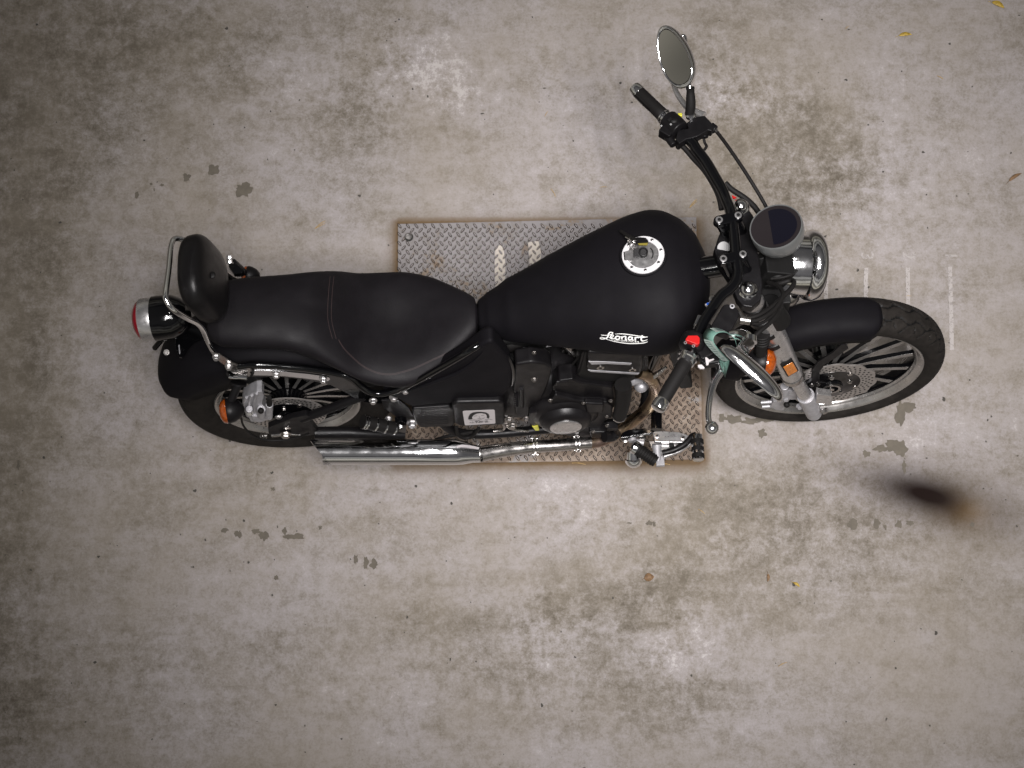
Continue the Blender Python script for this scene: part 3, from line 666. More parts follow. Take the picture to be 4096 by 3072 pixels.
hi, mid, low, end, fax, forkR = fork(-1)
fork(1)
# reflector recess on the right fork leg
n_ = (CL - hi.lerp(mid, .7)).normalized(); side_ = fax.cross(n_).normalized(); nn = side_.cross(fax).normalized()
if nn.dot(n_) < 0: nn = -nn
pc = Y('d6', 835, 715, -.150)
pc = hi + fax * ((pc - hi).dot(fax)); Rf = Matrix((fax, side_, nn)).transposed()
mb = MB(); mb.box(pc + nn * .0285, (.086, .036, .006), Rf); mb.build('reflector_frame', 'dark', forkR, bevel=.004)
mb = MB(); mb.box(pc + nn * .0305 + fax * .006, (.062, .030, .006), Rf); mb.build('reflector', 'reflector', forkR, bevel=.003)
# axle clamp block + bolt + wheel axle
mb = MB(); bl = [Y('d6', a, b, -.150) for a, b in [(1225, 1085), (1415, 1110), (1425, 1235), (1200, 1205)]]; mb.prism(bl, (0, .022, 0)); mb.build('axle_clamp', 'brushed', forkR, bevel=.002)
mb = MB(); hexbolt(mb, Y('d6', 1310, 1290, -.148), (.25, -1, 0), .009, .012); mb.next(); mb.cyl(CF + V((0, -.088, 0)), CF + V((0, .11, 0)), .010); mb.build('axle', 'steel', forkR)
# front caliper
mb = MB(); 
mb.prism([Y('d6', a, b, -.118) for a, b in [(640, 1190), (700, 1170), (760, 1100), (830, 1080), (980, 1100), (1060, 1160), (1070, 1200), (960, 1160), (860, 1160), (810, 1230), (780, 1300), (690, 1300), (600, 1260)]], (0, .022, 0))
mb.cyl(Y('d6', 790, 975, -.125), Y('d6', 792, 1100, -.130), .0125); mb.prism([Y('d6', a, b, -.128) for a, b in [(830, 1035), (990, 1060), (1000, 1130), (840, 1100)]], (0, .012, 0))
cal = mb.build('front_brake_caliper', 'cast', bike, bevel=.0025)
mb = MB()
for a, b in [(800, 1130), (985, 1235)]: hexbolt(mb, Y('d6', a, b, -.135), (0, -1, .3), .0075, .012)
for a, b in [(505, 1190), (520, 1245)]: mb.next(); mb.cyl(Y('d6', a - 30, b + 5, -.110), Y('d6', a + 110, b - 5, -.110), .0055, 12)
mb.build('caliper_bolt', 'cast', cal)
mb = MB(); mb.ell(Y('d6', 818, 1225, -.142), (.009, .009, .009)); mb.build('bleed_cap', 'rubber', cal)

# ---------------------------------------------------------------- tank
def superring(x, yc, zc, w_, ht, hb, pt=2.3, pb=3.0, n=64, tilt=0):
    ring = []
    for k in range(n):
        a = 2 * PI * k / n; ca, sa = math.cos(a), math.sin(a)
        e = 2 / (pt if sa >= 0 else pb); h = ht if sa >= 0 else hb
        y = w_ * math.copysign(abs(ca) ** e, ca); z = h * math.copysign(abs(sa) ** e, sa)
        ring.append(V((x + tilt * z, yc + y, zc + z)))
    return ring
def interp(st, x):
    for i in range(len(st) - 1):
        if st[i][0] <= x <= st[i + 1][0]:
            t = (x - st[i][0]) / (st[i + 1][0] - st[i][0]); a = st[max(i - 1, 0)]; b = st[i]; c = st[i + 1]; d = st[min(i + 2, len(st) - 1)]
            return [0.5 * ((2 * b[k]) + (c[k] - a[k]) * t + (2 * a[k] - 5 * b[k] + 4 * c[k] - d[k]) * t * t + (3 * b[k] - a[k] - 3 * c[k] + d[k]) * t ** 3) for k in range(1, len(b))]
    return list(st[-1][1:])
def body(name, st, mt, n=64, m=60, parent=None, pt=2.3, pb=3.0, dz=None):
    rings = []
    x0, x1 = st[0][0], st[-1][0]
    for i in range(m + 1):
        t = i / m; tt = .5 - .5 * math.cos(PI * t); x = x0 + (x1 - x0) * tt
        q = interp(st, x); yc, zc, w_, ht, hb = q
        rg_ = superring(x, yc, zc, max(w_, .002), max(ht, .002), max(hb, .002), pt, pb, n)
        if dz: rg_ = [V((p.x, p.y, p.z + (dz(p.x, p.y) if p.z > zc else 0) * min(1, max(0, (p.z - zc) / .03)))) for p in rg_]
        rings.append(rg_)
    mb = MB(); mb.loft(rings); return mb.build(name, mt, parent or bike, smooth=80)
#        x      yc    zc    w     top   bottom
tank = body('fuel_tank', [(-.086, .0, .705, .020, .015, .022), (-.078, .0, .710, .045, .034, .040), (-.055, .0, .718, .060, .048, .052), (0, .0, .735, .087, .074, .060), (.13, .0, .775, .130, .115, .075),
                          (.26, .0, .815, .172, .137, .098), (.36, .0, .842, .199, .142, .112), (.42, .0, .848, .198, .136, .115), (.47, .0, .845, .172, .120, .108), (.505, .0, .840, .135, .095, .09), (.527, 0, .835, .085, .062, .06), (.535, 0, .832, .03, .03, .03)],
            'matte', 72, 80, pt=2.15, pb=2.5)
def bvh(o):
    me = o.data; return BVHTree.FromPolygons([v.co.copy() for v in me.vertices], [tuple(p.vertices) for p in me.polygons])
def hit(tree, c, x, y, lift=.0008):
    px, py = cp(c, x, y); d = (RIN @ _ray(px, py)).normalized()
    r = tree.ray_cast(CL, d)
    if r[0] is None: return None, None
    nrm = r[1] if r[1].dot(d) < 0 else -r[1]
    return r[0] + nrm * lift, nrm
tt = bvh(tank)
# filler cap
cc, cn = hit(tt, 'c7', 862, 762, 0.0)
print('cap', cc, cn)
cn = (cn * .6 + V((0, 0, 1)) * .4).normalized()
cc = cc - cn * .001
u_ = V((1, 0, 0)); u_ = (u_ - cn * u_.dot(cn)).normalized(); v_ = cn.cross(u_)
mb = MB(); mb.lathe(cc, cn, [(.061, -.004), (.060, .0015), (.0555, .0025), (.0555, -.002)], 64, 1)
mb.lathe(cc, cn, [(.0545, -.004), (.0545, .005), (.0535, .006), (.0400, .006), (.0395, .004)], 64, 0)
cap = mb.build('filler_cap', ['capring', 'matte'], tank)
mb = MB(); mb.lathe(cc, cn, [(.0388, .003), (.0388, .0058), (.030, .0062), (.0001, .0062)], 48, 0)
mb.prism([cc + u_ * a + v_ * b + cn * .0062 for a, b in [(-.048, -.013), (-.030, -.016), (-.030, .016), (-.048, .013)]], cn * .002)
mb.build('lid', 'brushed', cap)
mb = MB(); mb.prism([cc + u_ * a + v_ * b + cn * .0083 for a, b in [(-.049, -.012), (-.0465, -.012), (-.0465, .012), (-.049, .012)]], cn * .001)
mb.lathe(cc + cn * .006, cn, [(.012, 0), (.012, .003), (.009, .004)], 24, 0, False, True)
for k in range(9):
    a = math.radians(-38 + 76 * k / 8)
    if k < 8:
        b = math.radians(-38 + 76 * (k + 1) / 8)
        mb.prism([cc + (u_ * math.cos(q) + v_ * math.sin(q)) * r + cn * .0064 for q, r in ((a, .024), (b, .024), (b, .027), (a, .027))], cn * .0006)
mb.build('latch', 'dark', cap)
mb = MB()
for a in (97, 55, 8, -38, -88, -133, 137):
    q = math.radians(a); allen(mb, cc + (u_ * math.cos(q) + v_ * math.sin(q)) * .047 + cn * .0055, cn, .0042, .0022)
mb.build('cap_screw', ['brushed', 'dark'], cap)

# lettering on the tank
def ribbon(mb, tree, crop, pts, w0, mi=0, lift=.0009, sub=6):
    """calligraphic stroke: pts = (x, y, width) in picture points, laid on the surface"""
    P = []
    for i in range(len(pts) - 1):
        a = pts[max(i - 1, 0)]; b = pts[i]; c = pts[i + 1]; d = pts[min(i + 2, len(pts) - 1)]
        for k in range(sub):
            t = k / sub; P.append([0.5 * ((2 * b[j]) + (c[j] - a[j]) * t + (2 * a[j] - 5 * b[j] + 4 * c[j] - d[j]) * t * t + (3 * b[j] - a[j] - 3 * c[j] + d[j]) * t ** 3) for j in range(3)])
    P.append(list(pts[-1])); vs = []
    for i, p in enumerate(P):
        a = P[max(i - 1, 0)]; b = P[min(i + 1, len(P) - 1)]; dx, dy = b[0] - a[0], b[1] - a[1]; l = math.hypot(dx, dy) or 1; nx, ny = -dy / l, dx / l
        for s_ in (-1, 1):
            h, _ = hit(tree, crop, p[0] + nx * s_ * p[2] * w0 / 2, p[1] + ny * s_ * p[2] * w0 / 2, lift)
            if h is None: return
            vs.append(h)
    mb.add(vs, [(2 * i, 2 * i + 1, 2 * i + 3, 2 * i + 2) for i in range(len(P) - 1)], mi)
mb = MB()
Ls = [  # Leonart, drawn in c6 picture points
 [(565, 108, .5), (600, 112, .8), (650, 110, .8), (690, 95, 1), (695, 82, .9), (665, 80, 1.1), (648, 100, 1.7), (640, 130, 1.7), (610, 148, 1.3), (572, 152, 1.0), (556, 143, .8), (575, 133, .7), (610, 145, .9), (640, 158, .9)],
 [(652, 138, .9), (690, 132, 1.0), (703, 115, 1.1), (688, 108, 1.2), (672, 125, 1.6), (676, 145, 1.6), (705, 150, 1.1), (722, 138, .8)],
 [(760, 122, 1.3), (735, 125, 1.6), (727, 145, 1.7), (745, 158, 1.4), (768, 148, 1.6), (770, 130, 1.4), (757, 122, 1.1), (785, 128, .7)],
 [(797, 122, 1.8), (796, 158, 1.8)], [(798, 138, .9), (822, 124, 1.2), (838, 128, 1.8), (838, 160, 1.7), (855, 160, .9)],
 [(905, 132, 1.3), (880, 130, 1.6), (868, 148, 1.7), (882, 165, 1.4), (903, 152, 1.2)], [(912, 128, 1.8), (910, 160, 1.8), (930, 165, .9)],
 [(945, 130, 1.8), (944, 170, 1.8)], [(946, 145, .9), (965, 133, 1.3), (985, 138, 1.5)],
 [(1022, 112, 1.7), (1010, 150, 1.8), (1018, 172, 1.5), (1050, 170, .9), (1078, 158, .6)], [(985, 135, .8), (1030, 134, 1.1), (1080, 130, .9)],
 [(720, 98, .4), (800, 96, .9), (900, 108, 1.0), (1000, 122, .8), (1080, 132, .5)],
 [(640, 158, .4), (720, 180, .9), (850, 200, 1.1), (960, 202, 1.1), (1040, 195, .9), (1082, 182, .4)]]
for st in Ls: ribbon(mb, tt, 'c6', st, 9.0)
# small capitals beneath
GL = {'M': [[(0, 1), (0, 0), (.5, .7), (1, 0), (1, 1)]], 'O': [[(0, .5), (.1, .1), (.5, 0), (.9, .1), (1, .5), (.9, .9), (.5, 1), (.1, .9), (0, .5)]], 'T': [[(0, 0), (1, 0)], [(.5, 0), (.5, 1)]],
      'R': [[(0, 1), (0, 0), (.8, 0), (1, .25), (.8, .5), (0, .5)], [(.5, .5), (1, 1)]], 'C': [[(1, .15), (.6, 0), (.1, .15), (0, .5), (.1, .85), (.6, 1), (1, .85)]],
      'Y': [[(0, 0), (.5, .5), (1, 0)], [(.5, .5), (.5, 1)]], 'L': [[(0, 0), (0, 1), (1, 1)]], 'E': [[(1, 0), (0, 0), (0, 1), (1, 1)], [(0, .5), (.8, .5)]], 'S': [[(1, .1), (.3, 0), (0, .25), (.5, .5), (1, .75), (.7, 1), (0, .9)]],
      'I': [[(.5, 0), (.5, 1)]], 'A': [[(0, 1), (.5, 0), (1, 1)], [(.2, .65), (.8, .65)]], 'H': [[(0, 0), (0, 1)], [(1, 0), (1, 1)], [(0, .5), (1, .5)]], 'V': [[(0, 0), (.5, 1), (1, 0)]], 'N': [[(0, 1), (0, 0), (1, 1), (1, 0)]],
      'G': [[(1, .15), (.6, 0), (.1, .15), (0, .5), (.1, .85), (.6, 1), (1, .85), (1, .5), (.6, .5)]], 'F': [[(1, 0), (0, 0), (0, 1)], [(0, .5), (.8, .5)]], 'U': [[(0, 0), (0, .8), (.5, 1), (1, .8), (1, 0)]], 'D': [[(0, 0), (0, 1), (.6, 1), (1, .6), (1, .4), (.6, 0), (0, 0)]],
      'X': [[(0, 0), (1, 1)], [(0, 1), (1, 0)]]}
def caps(mb, tree, crop, txt, x0, y0, x1, y1, h, w0, mi=0):
    n = len(txt); 
    for i, ch in enumerate(txt):
        if ch not in GL: continue
        cx = x0 + (x1 - x0) * i / n; cy = y0 + (y1 - y0) * i / n; cw = (x1 - x0) / n * .68; sl = (y1 - y0) / (x1 - x0)
        for st in GL[ch]:
            ribbon(mb, tree, crop, [(cx + a * cw, cy + b * h + a * cw * sl, 1) for a, b in st], w0, mi, .001, 2)
caps(mb, tt, 'c6', 'MOTORCYCLES', 715, 160, 992, 180, 11, 4.0)
mb.build('tank_lettering', 'decal', tank, smooth=80)

# ---------------------------------------------------------------- seat
seat = body('seat', [(-.80, .0, .802, .03, .02, .02), (-.792, .0, .806, .070, .035, .030), (-.76, 0, .806, .092, .048, .036), (-.70, 0, .806, .101, .052, .040), (-.60, 0, .798, .108, .052, .044), (-.52, 0, .770, .126, .050, .06),
                     (-.46, 0, .735, .146, .048, .06), (-.40, 0, .688, .162, .046, .055), (-.33, 0, .664, .173, .048, .05), (-.27, 0, .660, .171, .050, .048), (-.20, 0, .668, .145, .050, .046), (-.15, 0, .682, .110, .048, .042), (-.11, 0, .696, .078, .042, .038), (-.088, 0, .706, .055, .03, .03), (-.08, 0, .706, .02, .02, .02)],
            'leather', 96, 150, pt=2.3, pb=2.2, dz=lambda x, y: -.024 * math.exp(-((x + .29) / .105) ** 2 - (y / .095) ** 2) + .008 * math.exp(-((x + .515) / .045) ** 2) * (1 - math.exp(-(abs(y) / .03 + .6))))
st_ = bvh(seat)
mb = MB()
for off in (0, 12):
    mb.next(); ribbon(mb, st_, 'c4', [(425, 20 + off, 1), (480, 110 + off, 1), (560, 195 + off, 1), (680, 300 + off, 1), (800, 365 + off, 1), (900, 395 + off, 1), (1000, 402 + off, 1), (1100, 385 + off, 1), (1250, 340 + off, 1), (1450, 250 + off, 1), (1700, 130 + off, 1), (1900, 25 + off, 1)], 5, lift=.0006)
mb.build('stitching', 'thread', seat)
mb = MB()
for off in (-4, 4): mb.next(); ribbon(mb, st_, 'p', [(717 + off, 597, 1), (713 + off, 640, 1), (712 + off, 690, 1), (722 + off, 732, 1)], 1.3, lift=.0005)
mb.build('stitching', 'thread', seat)

# ---------------------------------------------------------------- backrest and sissy bar
Rb = Matrix.Rotation(math.radians(-14), 3, 'Y')
mb = MB(); mb.ell((-.779, .024, .965), (.043, .107, .104), Rb, 44, 30, .70)
back = mb.build('backrest', 'leather2', bike, smooth=80)
bt = bvh(back)
hb_, nb_ = hit(bt, 'c1', 1280, 920, .0)
if hb_:
    mb = MB(); mb.ell(hb_, (.010, .010, .004)); mb.build('button', 'dark', back)
mb = MB(); ribbon(mb, bt, 'c1', [(770, 780, 1), (860, 755, 1), (975, 750, 1)], 3, lift=.0005); ribbon(mb, bt, 'c1', [(1040, 490, 1), (985, 700, 1), (965, 950, 1), (985, 1150, 1), (1060, 1340, 1)], 7, lift=.0005); mb.build('piping', 'dark', back)
bar = [V((-.800, .112, .99)), Z('p', 384, 515, 1.01), Z('p', 371, 528, 1.02), Z('p', 365, 580, 1.045), Z('p', 358, 634, 1.07), Z('p', 360, 650, 1.07), Z('p', 376, 670, 1.05), Z('p', 405, 688, 1.00), Z('p', 425, 698, .96), Z('p', 438, 712, .92), Z('p', 448, 735, .87), Z('p', 458, 755, .82), Z('p', 468, 768, .78), Z('p', 482, 780, .755)]
mb = MB(); mb.tube(bar, .0072, 16, smooth=6)
mir = lambda p: V((p.x, -p.y, p.z))
mb.tube([V((-.79, .09, .93))] + [mir(p) for p in bar[8:]], .0072, 16, smooth=6)
sb = mb.build('sissy_bar', 'chrome', bike)
mb = MB()
for s_ in (1, -1):
    fp = [Y('c3', a, b, -.130) for a, b in [(400, 170), (440, 180), (500, 190), (640, 280), (760, 330), (830, 345), (860, 375), (840, 430), (760, 430), (640, 400), (560, 320), (480, 255), (420, 215)]]
    if s_ < 0: fp = [mir(p) for p in fp]
    mb.next(); mb.prism(fp, (0, .004 * s_, 0))
mb.build('mounting_plate', 'steel', sb, bevel=.001)
mb = MB()
for a, b in [(455, 205), (595, 310)]: hexbolt(mb, Y('c3', a, b, -.131), (0, -1, .2), .0075, .013)
hexbolt(mb, Z('c1', 1545, 690, .72), (0, 1, .5), .008, .012); hexbolt(mb, Z('c1', 1545, 755, .72), (0, 1, .5), .008, .012)
mb.build('plate_bolt', 'brushed', sb)

# ---------------------------------------------------------------- tail light, tail housing
tc_ = V((-.948, .002, .800)); ta = V((-1, -.02, -.06)).normalized()
mb = MB(); mb.lathe(tc_, ta, [(.050, -.030), (.057, -.012), (.058, .0), (.058, .022), (.0565, .026)], 48, 0, True); tl = mb.build('tail_light', 'brushed', bike)
mb = MB(); mb.lathe(tc_, ta, [(.0560, .024), (.050, .034), (.036, .043), (.018, .0475), (.001, .0485)], 48, 0); mb.build('lens', 'redlens', tl)
mb = MB(); mb.lathe(tc_, ta, [(.034, -.10), (.048, -.085), (.059, -.060), (.061, -.022), (.060, -.008), (.05, -.006)], 48, 0, True, True); mb.build('housing', 'gloss', tl)
mb = MB(); mb.prism([Z('c2', a, b, .70) for a, b in [(560, 300), (800, 320), (900, 400), (760, 470), (700, 530), (660, 600), (630, 635), (600, 630), (570, 570), (555, 490)]], (0, 0, -.006))
mb.prism([Z('c2', a, b, .70) for a, b in [(590, 500), (605, 495), (612, 590), (600, 600)]], (0, 0, .001), 1)
mb.tube([Z('c2', 520, 300, .72), Z('c2', 420, 420, .68), Z('c2', 330, 530, .62)], .008, 10)
mb.build('plate_bracket', ['gloss', 'cast'], bike, bevel=.001)
mb = MB(); hexbolt(mb, Z('c2', 460, 580, .64), (0, -.4, 1), .006, .008); mb.build('housing_screw', 'steel', bike)

# ---------------------------------------------------------------- rear strut, chrome strip, frame rail
yq = -.122
mb = MB(); mb.prism([Y('c3', a, b, yq) for a, b in [(560, 375), (700, 330), (860, 315), (1100, 330), (1400, 352), (1650, 400), (1850, 440), (1960, 500), (2060, 590), (2150, 625), (2280, 640), (2400, 620), (2480, 590), (2560, 600), (2600, 660), (2440, 700), (2400, 730), (2180, 735), (2000, 690), (1900, 620), (1700, 520), (1400, 462), (1100, 432), (800, 438), (620, 440)]], (0, .012, 0))
strut = mb.build('seat_strut', 'gloss', bike, bevel=.002)
mb = MB(); mb.prism([Y('c3', a, b, yq - .002) for a, b in [(850, 362), (1000, 368), (1200, 378), (1450, 402), (1640, 428), (1700, 442), (1716, 462), (1695, 484), (1640, 480), (1450, 455), (1200, 428), (1000, 420), (840, 418)]], (0, .0015, 0)); mb.build('chrome_strip', 'chrome', strut, bevel=.0004)
mb = MB()
for a, b in [(1118, 405), (1640, 458)]: hexbolt(mb, Y('c3', a, b, yq - .004), (0, -1, .1), .0085, .012)
for c, a, b, r in [('c4', 808, 690, .0085), ('c4', 1035, 655, .0090), ('c4', 1165, 575, .0085), ('c4', 980, 888, .0075), ('c4', 1238, 935, .0115)]: hexbolt(mb, Y(c, a, b, -.140), (0, -1, .15), r, r * 1.5)
mb.build('strut_bolt', 'brushed', strut)
# gloss frame tube under the seat, to the tank
mb = MB()
for s_ in (1,):
    pts = [Y('c3', 700, 315, -.128), Y('c3', 900, 300, -.130), Y('c3', 1200, 318, -.130), Y('c3', 1500, 350, -.132), Y('c3', 1800, 400, -.136), Y('c4', 560, 440, -.142), Y('c4', 660, 530, -.152), Y('c4', 770, 600, -.160), Y('c4', 900, 620, -.163), Y('c4', 1080, 580, -.163), Y('c4', 1350, 450, -.160), Y('c4', 1650, 280, -.158), Y('c4', 1900, 130, -.150), Y('c4', 2060, 20, -.12), Y('c8', 330, 1060, -.08)]
    if s_ < 0: pts = [V((p.x, min(-p.y, .112), p.z)) for p in pts]
    mb.tube(pts, .0095, 14, smooth=5)
mb.tube([V((-.2, 0, .62)), V((.1, 0, .66)), V((.5, 0, .80))], .024, 16); mb.tube([V((.50, 0, .78)), V((.44, 0, .5)), V((.40, 0, .25))], .018, 14)
mb.build('frame_tube', 'gloss', bike); mb = MB()
for s_ in (-1, 1): mb.next(); mb.tube([V((.40, s_ * .03, .27)), V((.36, s_ * .11, .20)), V((.1, s_ * .125, .19)), V((-.14, s_ * .13, .20)), V((-.22, s_ * .12, .30))], .014, 14, smooth=5)
frame = mb.build('cradle_tube', 'plastic', bike)
mb = MB()
mb.tube([Y('c5', 395, 115, -.10), Y('c5', 480, 190, -.118), Y('c5', 575, 285, -.130), Y('c5', 650, 370, -.137), Y('c5', 690, 460, -.140), Y('c5', 700, 560, -.140), Y('c5', 690, 650, -.135)], .006, 12, smooth=5)
mb.build('side_tube', 'gloss', frame)
# head tube / steering neck between tank and forks
mb = MB(); mb.tube([V((.607, 0, .985)), V((.665, 0, .82))], .034, 24); mb.tube([V((.47, 0, .90)), V((.60, 0, .93))], .030, 20); mb.tube([Z('d3', 230, 1080, .90), Z('d3', 470, 1060, .93)], .018, 16); mb.build('steering_neck', 'gloss', frame)

# side cover (matte), electronics box, battery box with the sticker
def bulged(name, poly, y0, depth, mt, parent, bev=.012, label=None):
    mb = MB(); mb.prism(poly, (0, depth, 0)); return mb.build(name, mt, parent, bevel=bev, segs=4, label=label)
side = bulged('side_cover', [Y(c, a, b, -.150) for c, a, b in [('c4', 905, 630), ('c4', 1100, 590), ('c4', 1350, 480), ('c4', 1650, 320), ('c4', 1850, 200), ('c4', 1990, 90), ('c4', 2050, 60), ('c5', 470, 180), ('c5', 560, 280), ('c5', 640, 380), ('c5', 680, 470), ('c5', 690, 600), ('c5', 675, 700), ('c5', 600, 790), ('c5', 300, 850), ('c5', 30, 870), ('c4', 1500, 745), ('c4', 1220, 775), ('c4', 1080, 690)]], 0, .05, 'matte', bike)
mb = MB(); mb.tube([Y('c4', 1180, 600, -.152), Y('c4', 1400, 520, -.154), Y('c4', 1620, 440, -.154), Y('c4', 1780, 370, -.154), Y('c4', 1920, 270, -.152), Y('c4', 2030, 150, -.150)], [.001, .004, .006, .006, .004, .001], 12, smooth=5); mb.build('crease', 'matte', side)
ebox = bulged('electronics_box', [Y('c4', a, b, -.145) for a, b in [(1250, 790), (1650, 765), (1700, 790), (1710, 960), (1680, 985), (1330, 1000), (1290, 960), (1240, 850)]], 0, .06, 'plastic', bike, .005)
mb = MB()
for k in range(9):
    yy0 = 800 + k * 20; mb.prism([Y('c4', 1330, yy0 + 4, -.1458), Y('c4', 1640, yy0 - 8, -.1458), Y('c4', 1640, yy0 - 1, -.1458), Y('c4', 1330, yy0 + 11, -.1458)], (0, .001, 0))
mb.build('rib', 'engine', ebox)
bbox = bulged('battery_box', [Y('c5', a, b, -.165) for a, b in [(20, 885), (70, 860), (560, 850), (600, 875), (610, 1080), (590, 1110), (110, 1125), (45, 1090)]], 0, .10, 'plastic', bike, .008)
ys = -.1658
mb = MB(); mb.prism([Y('c5', a, b, ys) for a, b in [(140, 960), (150, 952), (480, 938), (494, 944), (503, 1082), (495, 1090), (175, 1110), (163, 1102)]], (0, .0006, 0)); stk = mb.build('sticker', 'white', bbox)
def flat_curve(mb, crop, pts, w0, yy, mi=0, close=False, sub=5):
    P = []
    for i in range(len(pts) - 1):
        a = pts[max(i - 1, 0)]; b = pts[i]; c = pts[i + 1]; d = pts[min(i + 2, len(pts) - 1)]
        for k in range(sub):
            t = k / sub; P.append([0.5 * ((2 * b[j]) + (c[j] - a[j]) * t + (2 * a[j] - 5 * b[j] + 4 * c[j] - d[j]) * t * t + (3 * b[j] - a[j] - 3 * c[j] + d[j]) * t ** 3) for j in range(2)])
    P.append(list(pts[-1])); vs = []
    for i, p in enumerate(P):
        a = P[max(i - 1, 0)]; b = P[min(i + 1, len(P) - 1)]; dx, dy = b[0] - a[0], b[1] - a[1]; l = math.hypot(dx, dy) or 1
        for s_ in (-1, 1): vs.append(Y(crop, p[0] - dy / l * s_ * w0 / 2, p[1] + dx / l * s_ * w0 / 2, yy))
    mb.add(vs, [(2 * i, 2 * i + 1, 2 * i + 3, 2 * i + 2) for i in range(len(P) - 1)], mi)
mb = MB(); yk = ys - .0006
hair = [(200, 1045), (205, 1015), (222, 985), (250, 968), (300, 960), (350, 960), (400, 968), (428, 985), (438, 1010), (432, 1035), (405, 1030), (408, 1005), (392, 985), (350, 975), (300, 980), (262, 998), (245, 1020), (250, 1042), (222, 1045)]
mb.add([Y('c5', a, b, yk) for a, b in hair], [tuple(range(len(hair)))])
for st in [[(250, 1040), (290, 1052), (330, 1048), (360, 1036), (385, 1025)], [(262, 1010), (300, 1004)], [(345, 1000), (378, 998)], [(320, 1010), (328, 1022), (322, 1026)], [(305, 1038), (345, 1032)], [(212, 1052), (290, 1062), (330, 1056)], [(385, 1048), (430, 1042), (470, 1050)]]:
    flat_curve(mb, 'c5', st, 3.5, yk)
def flat_caps(mb, crop, txt, x0, y0, x1, y1, h, w0, yy):
    n = len(txt)
    for i, ch in enumerate(txt):
        if ch not in GL: continue
        cx = x0 + (x1 - x0) * i / n; cy = y0 + (y1 - y0) * i / n; cw = (x1 - x0) / n * .72; sl = (y1 - y0) / (x1 - x0)
        for st in GL[ch]: flat_curve(mb, crop, [(cx + a * cw, cy + b * h + a * cw * sl) for a, b in st], w0, yy, sub=2)
flat_caps(mb, 'c5', 'I AM HAVING', 245, 1064, 420, 1058, 9, 3.4, yk); flat_caps(mb, 'c5', 'FUN EVERY DAY', 220, 1078, 440, 1068, 9, 3.4, yk)
mb.build('sticker_print', 'ink', bbox)
# dark filler masses behind the covers
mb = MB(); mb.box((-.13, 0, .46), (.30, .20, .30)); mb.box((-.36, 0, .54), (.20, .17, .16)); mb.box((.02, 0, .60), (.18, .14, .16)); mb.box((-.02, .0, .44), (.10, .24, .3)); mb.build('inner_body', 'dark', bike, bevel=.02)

# ---------------------------------------------------------------- swingarm, rear brake, shock
ya = -.128
mb = MB()
mb.prism([Y('c3', a, b, ya) for a, b in [(1030, 1000), (1060, 985), (1200, 930), (1300, 890), (1450, 860), (1500, 880), (1520, 960), (1560, 1010), (1600, 1070), (1420, 1095), (1060, 1100), (1035, 1060)]], (0, .018, 0))
for s_ in (1, -1):
    pts = [Y('c3', 1540, 1055, -.125), Y('c3', 1900, 1050, -.125), Y('c4', 820, 1065, -.125), Y('c4', 1150, 1075, -.12)]
    if s_ < 0: pts = [mir(p) for p in pts]
    mb.tube(pts, .0185, 18)
    p2 = [Y('c3', 1400, 900, -.118), Y('c3', 1700, 790, -.118), Y('c3', 1960, 690, -.115), Y('c3', 2100, 640, -.11)]
    if s_ < 0: p2 = [mir(p) for p in p2]
    mb.tube(p2, .0135, 14)
    if s_ < 0: mb.prism([V((p.x, -p.y - .018, p.z)) for p in [Y('c3', a, b, ya) for a, b in [(1030, 1000), (1300, 890), (1500, 880), (1600, 1070), (1060, 1100)]]], (0, .018, 0))
mb.tube([V((-.23, -.13, .33)), V((-.23, .13, .33))], .022, 18); arm = mb.build('swingarm', 'plastic', bike, bevel=.002)
mb = MB(); hexbolt(mb, Y('c3', 1222, 1060, -.132), (0, -1, 0), .0125, .014); mb.cyl(Y('c3', 945, 1090, -.126), Y('c3', 1020, 1085, -.126), .0075, 12); mb.cyl(Y('c3', 1070, 1082, -.128), Y('c3', 1180, 1070, -.128), .0065, 12); mb.cyl(Y('c3', 1265, 1068, -.130), Y('c3', 1385, 1078, -.130), .0035, 10)
for q in (955, 985): mb.cyl(Y('c3', q, 1089, -.126), Y('c3', q + 18, 1087, -.126), .011, 6)
mb.cyl(V((-.653, -.13, .32)), V((-.653, .13, .32)), .009); mb.build('axle_bolt', 'steel', arm)
yc = -.125
mb = MB()
mb.prism([Y('c3', a, b, yc) for a, b in [(745, 720), (765, 670), (850, 625), (905, 600), (960, 595), (985, 640), (960, 740), (1000, 770), (1010, 870), (1060, 885), (1030, 910), (940, 945), (840, 930), (800, 860), (750, 800)]], (0, .035, 0))
for x in (795, 850, 905): mb.tube([Y('c3', x - 30, 810, yc - .002), Y('c3', x - 25, 700, yc - .002), Y('c3', x, 635 - (x - 850) * .4, yc - .002)], .005, 10)
mb.prism([Y('c3', a, b, yc - .006) for a, b in [(850, 870), (1020, 880), (1030, 905), (940, 940), (860, 925)]], (0, .01, 0))
mb.cyl(Y('c3', 1038, 880, -.135), Y('c3', 1045, 740, -.135), .0105, 16); mb.cyl(Y('c3', 820, 850, -.135), Y('c3', 820, 790, -.14), .010, 14); mb.cyl(Y('c3', 955, 860, -.13), Y('c3', 955, 790, -.135), .012, 14)
cal = mb.build('rear_brake_caliper', 'cast', bike, bevel=.003)
mb = MB(); mb.cyl(Y('c3', 1045, 745, -.135), Y('c3', 1042, 660, -.135), .0085, 14, 0, .006); mb.ell(Y('c3', 950, 810, -.142), (.009, .009, .009)); mb.build('rubber_boot', 'rubber', cal)
mb = MB(); hexbolt(mb, Y('c3', 825, 825, -.142), (0, -1, .6), .008, .010); hexbolt(mb, Y('c3', 1147, 877, -.112), (0, -1, 0), .0085, .006); mb.build('caliper_bolt', 'brushed', cal)
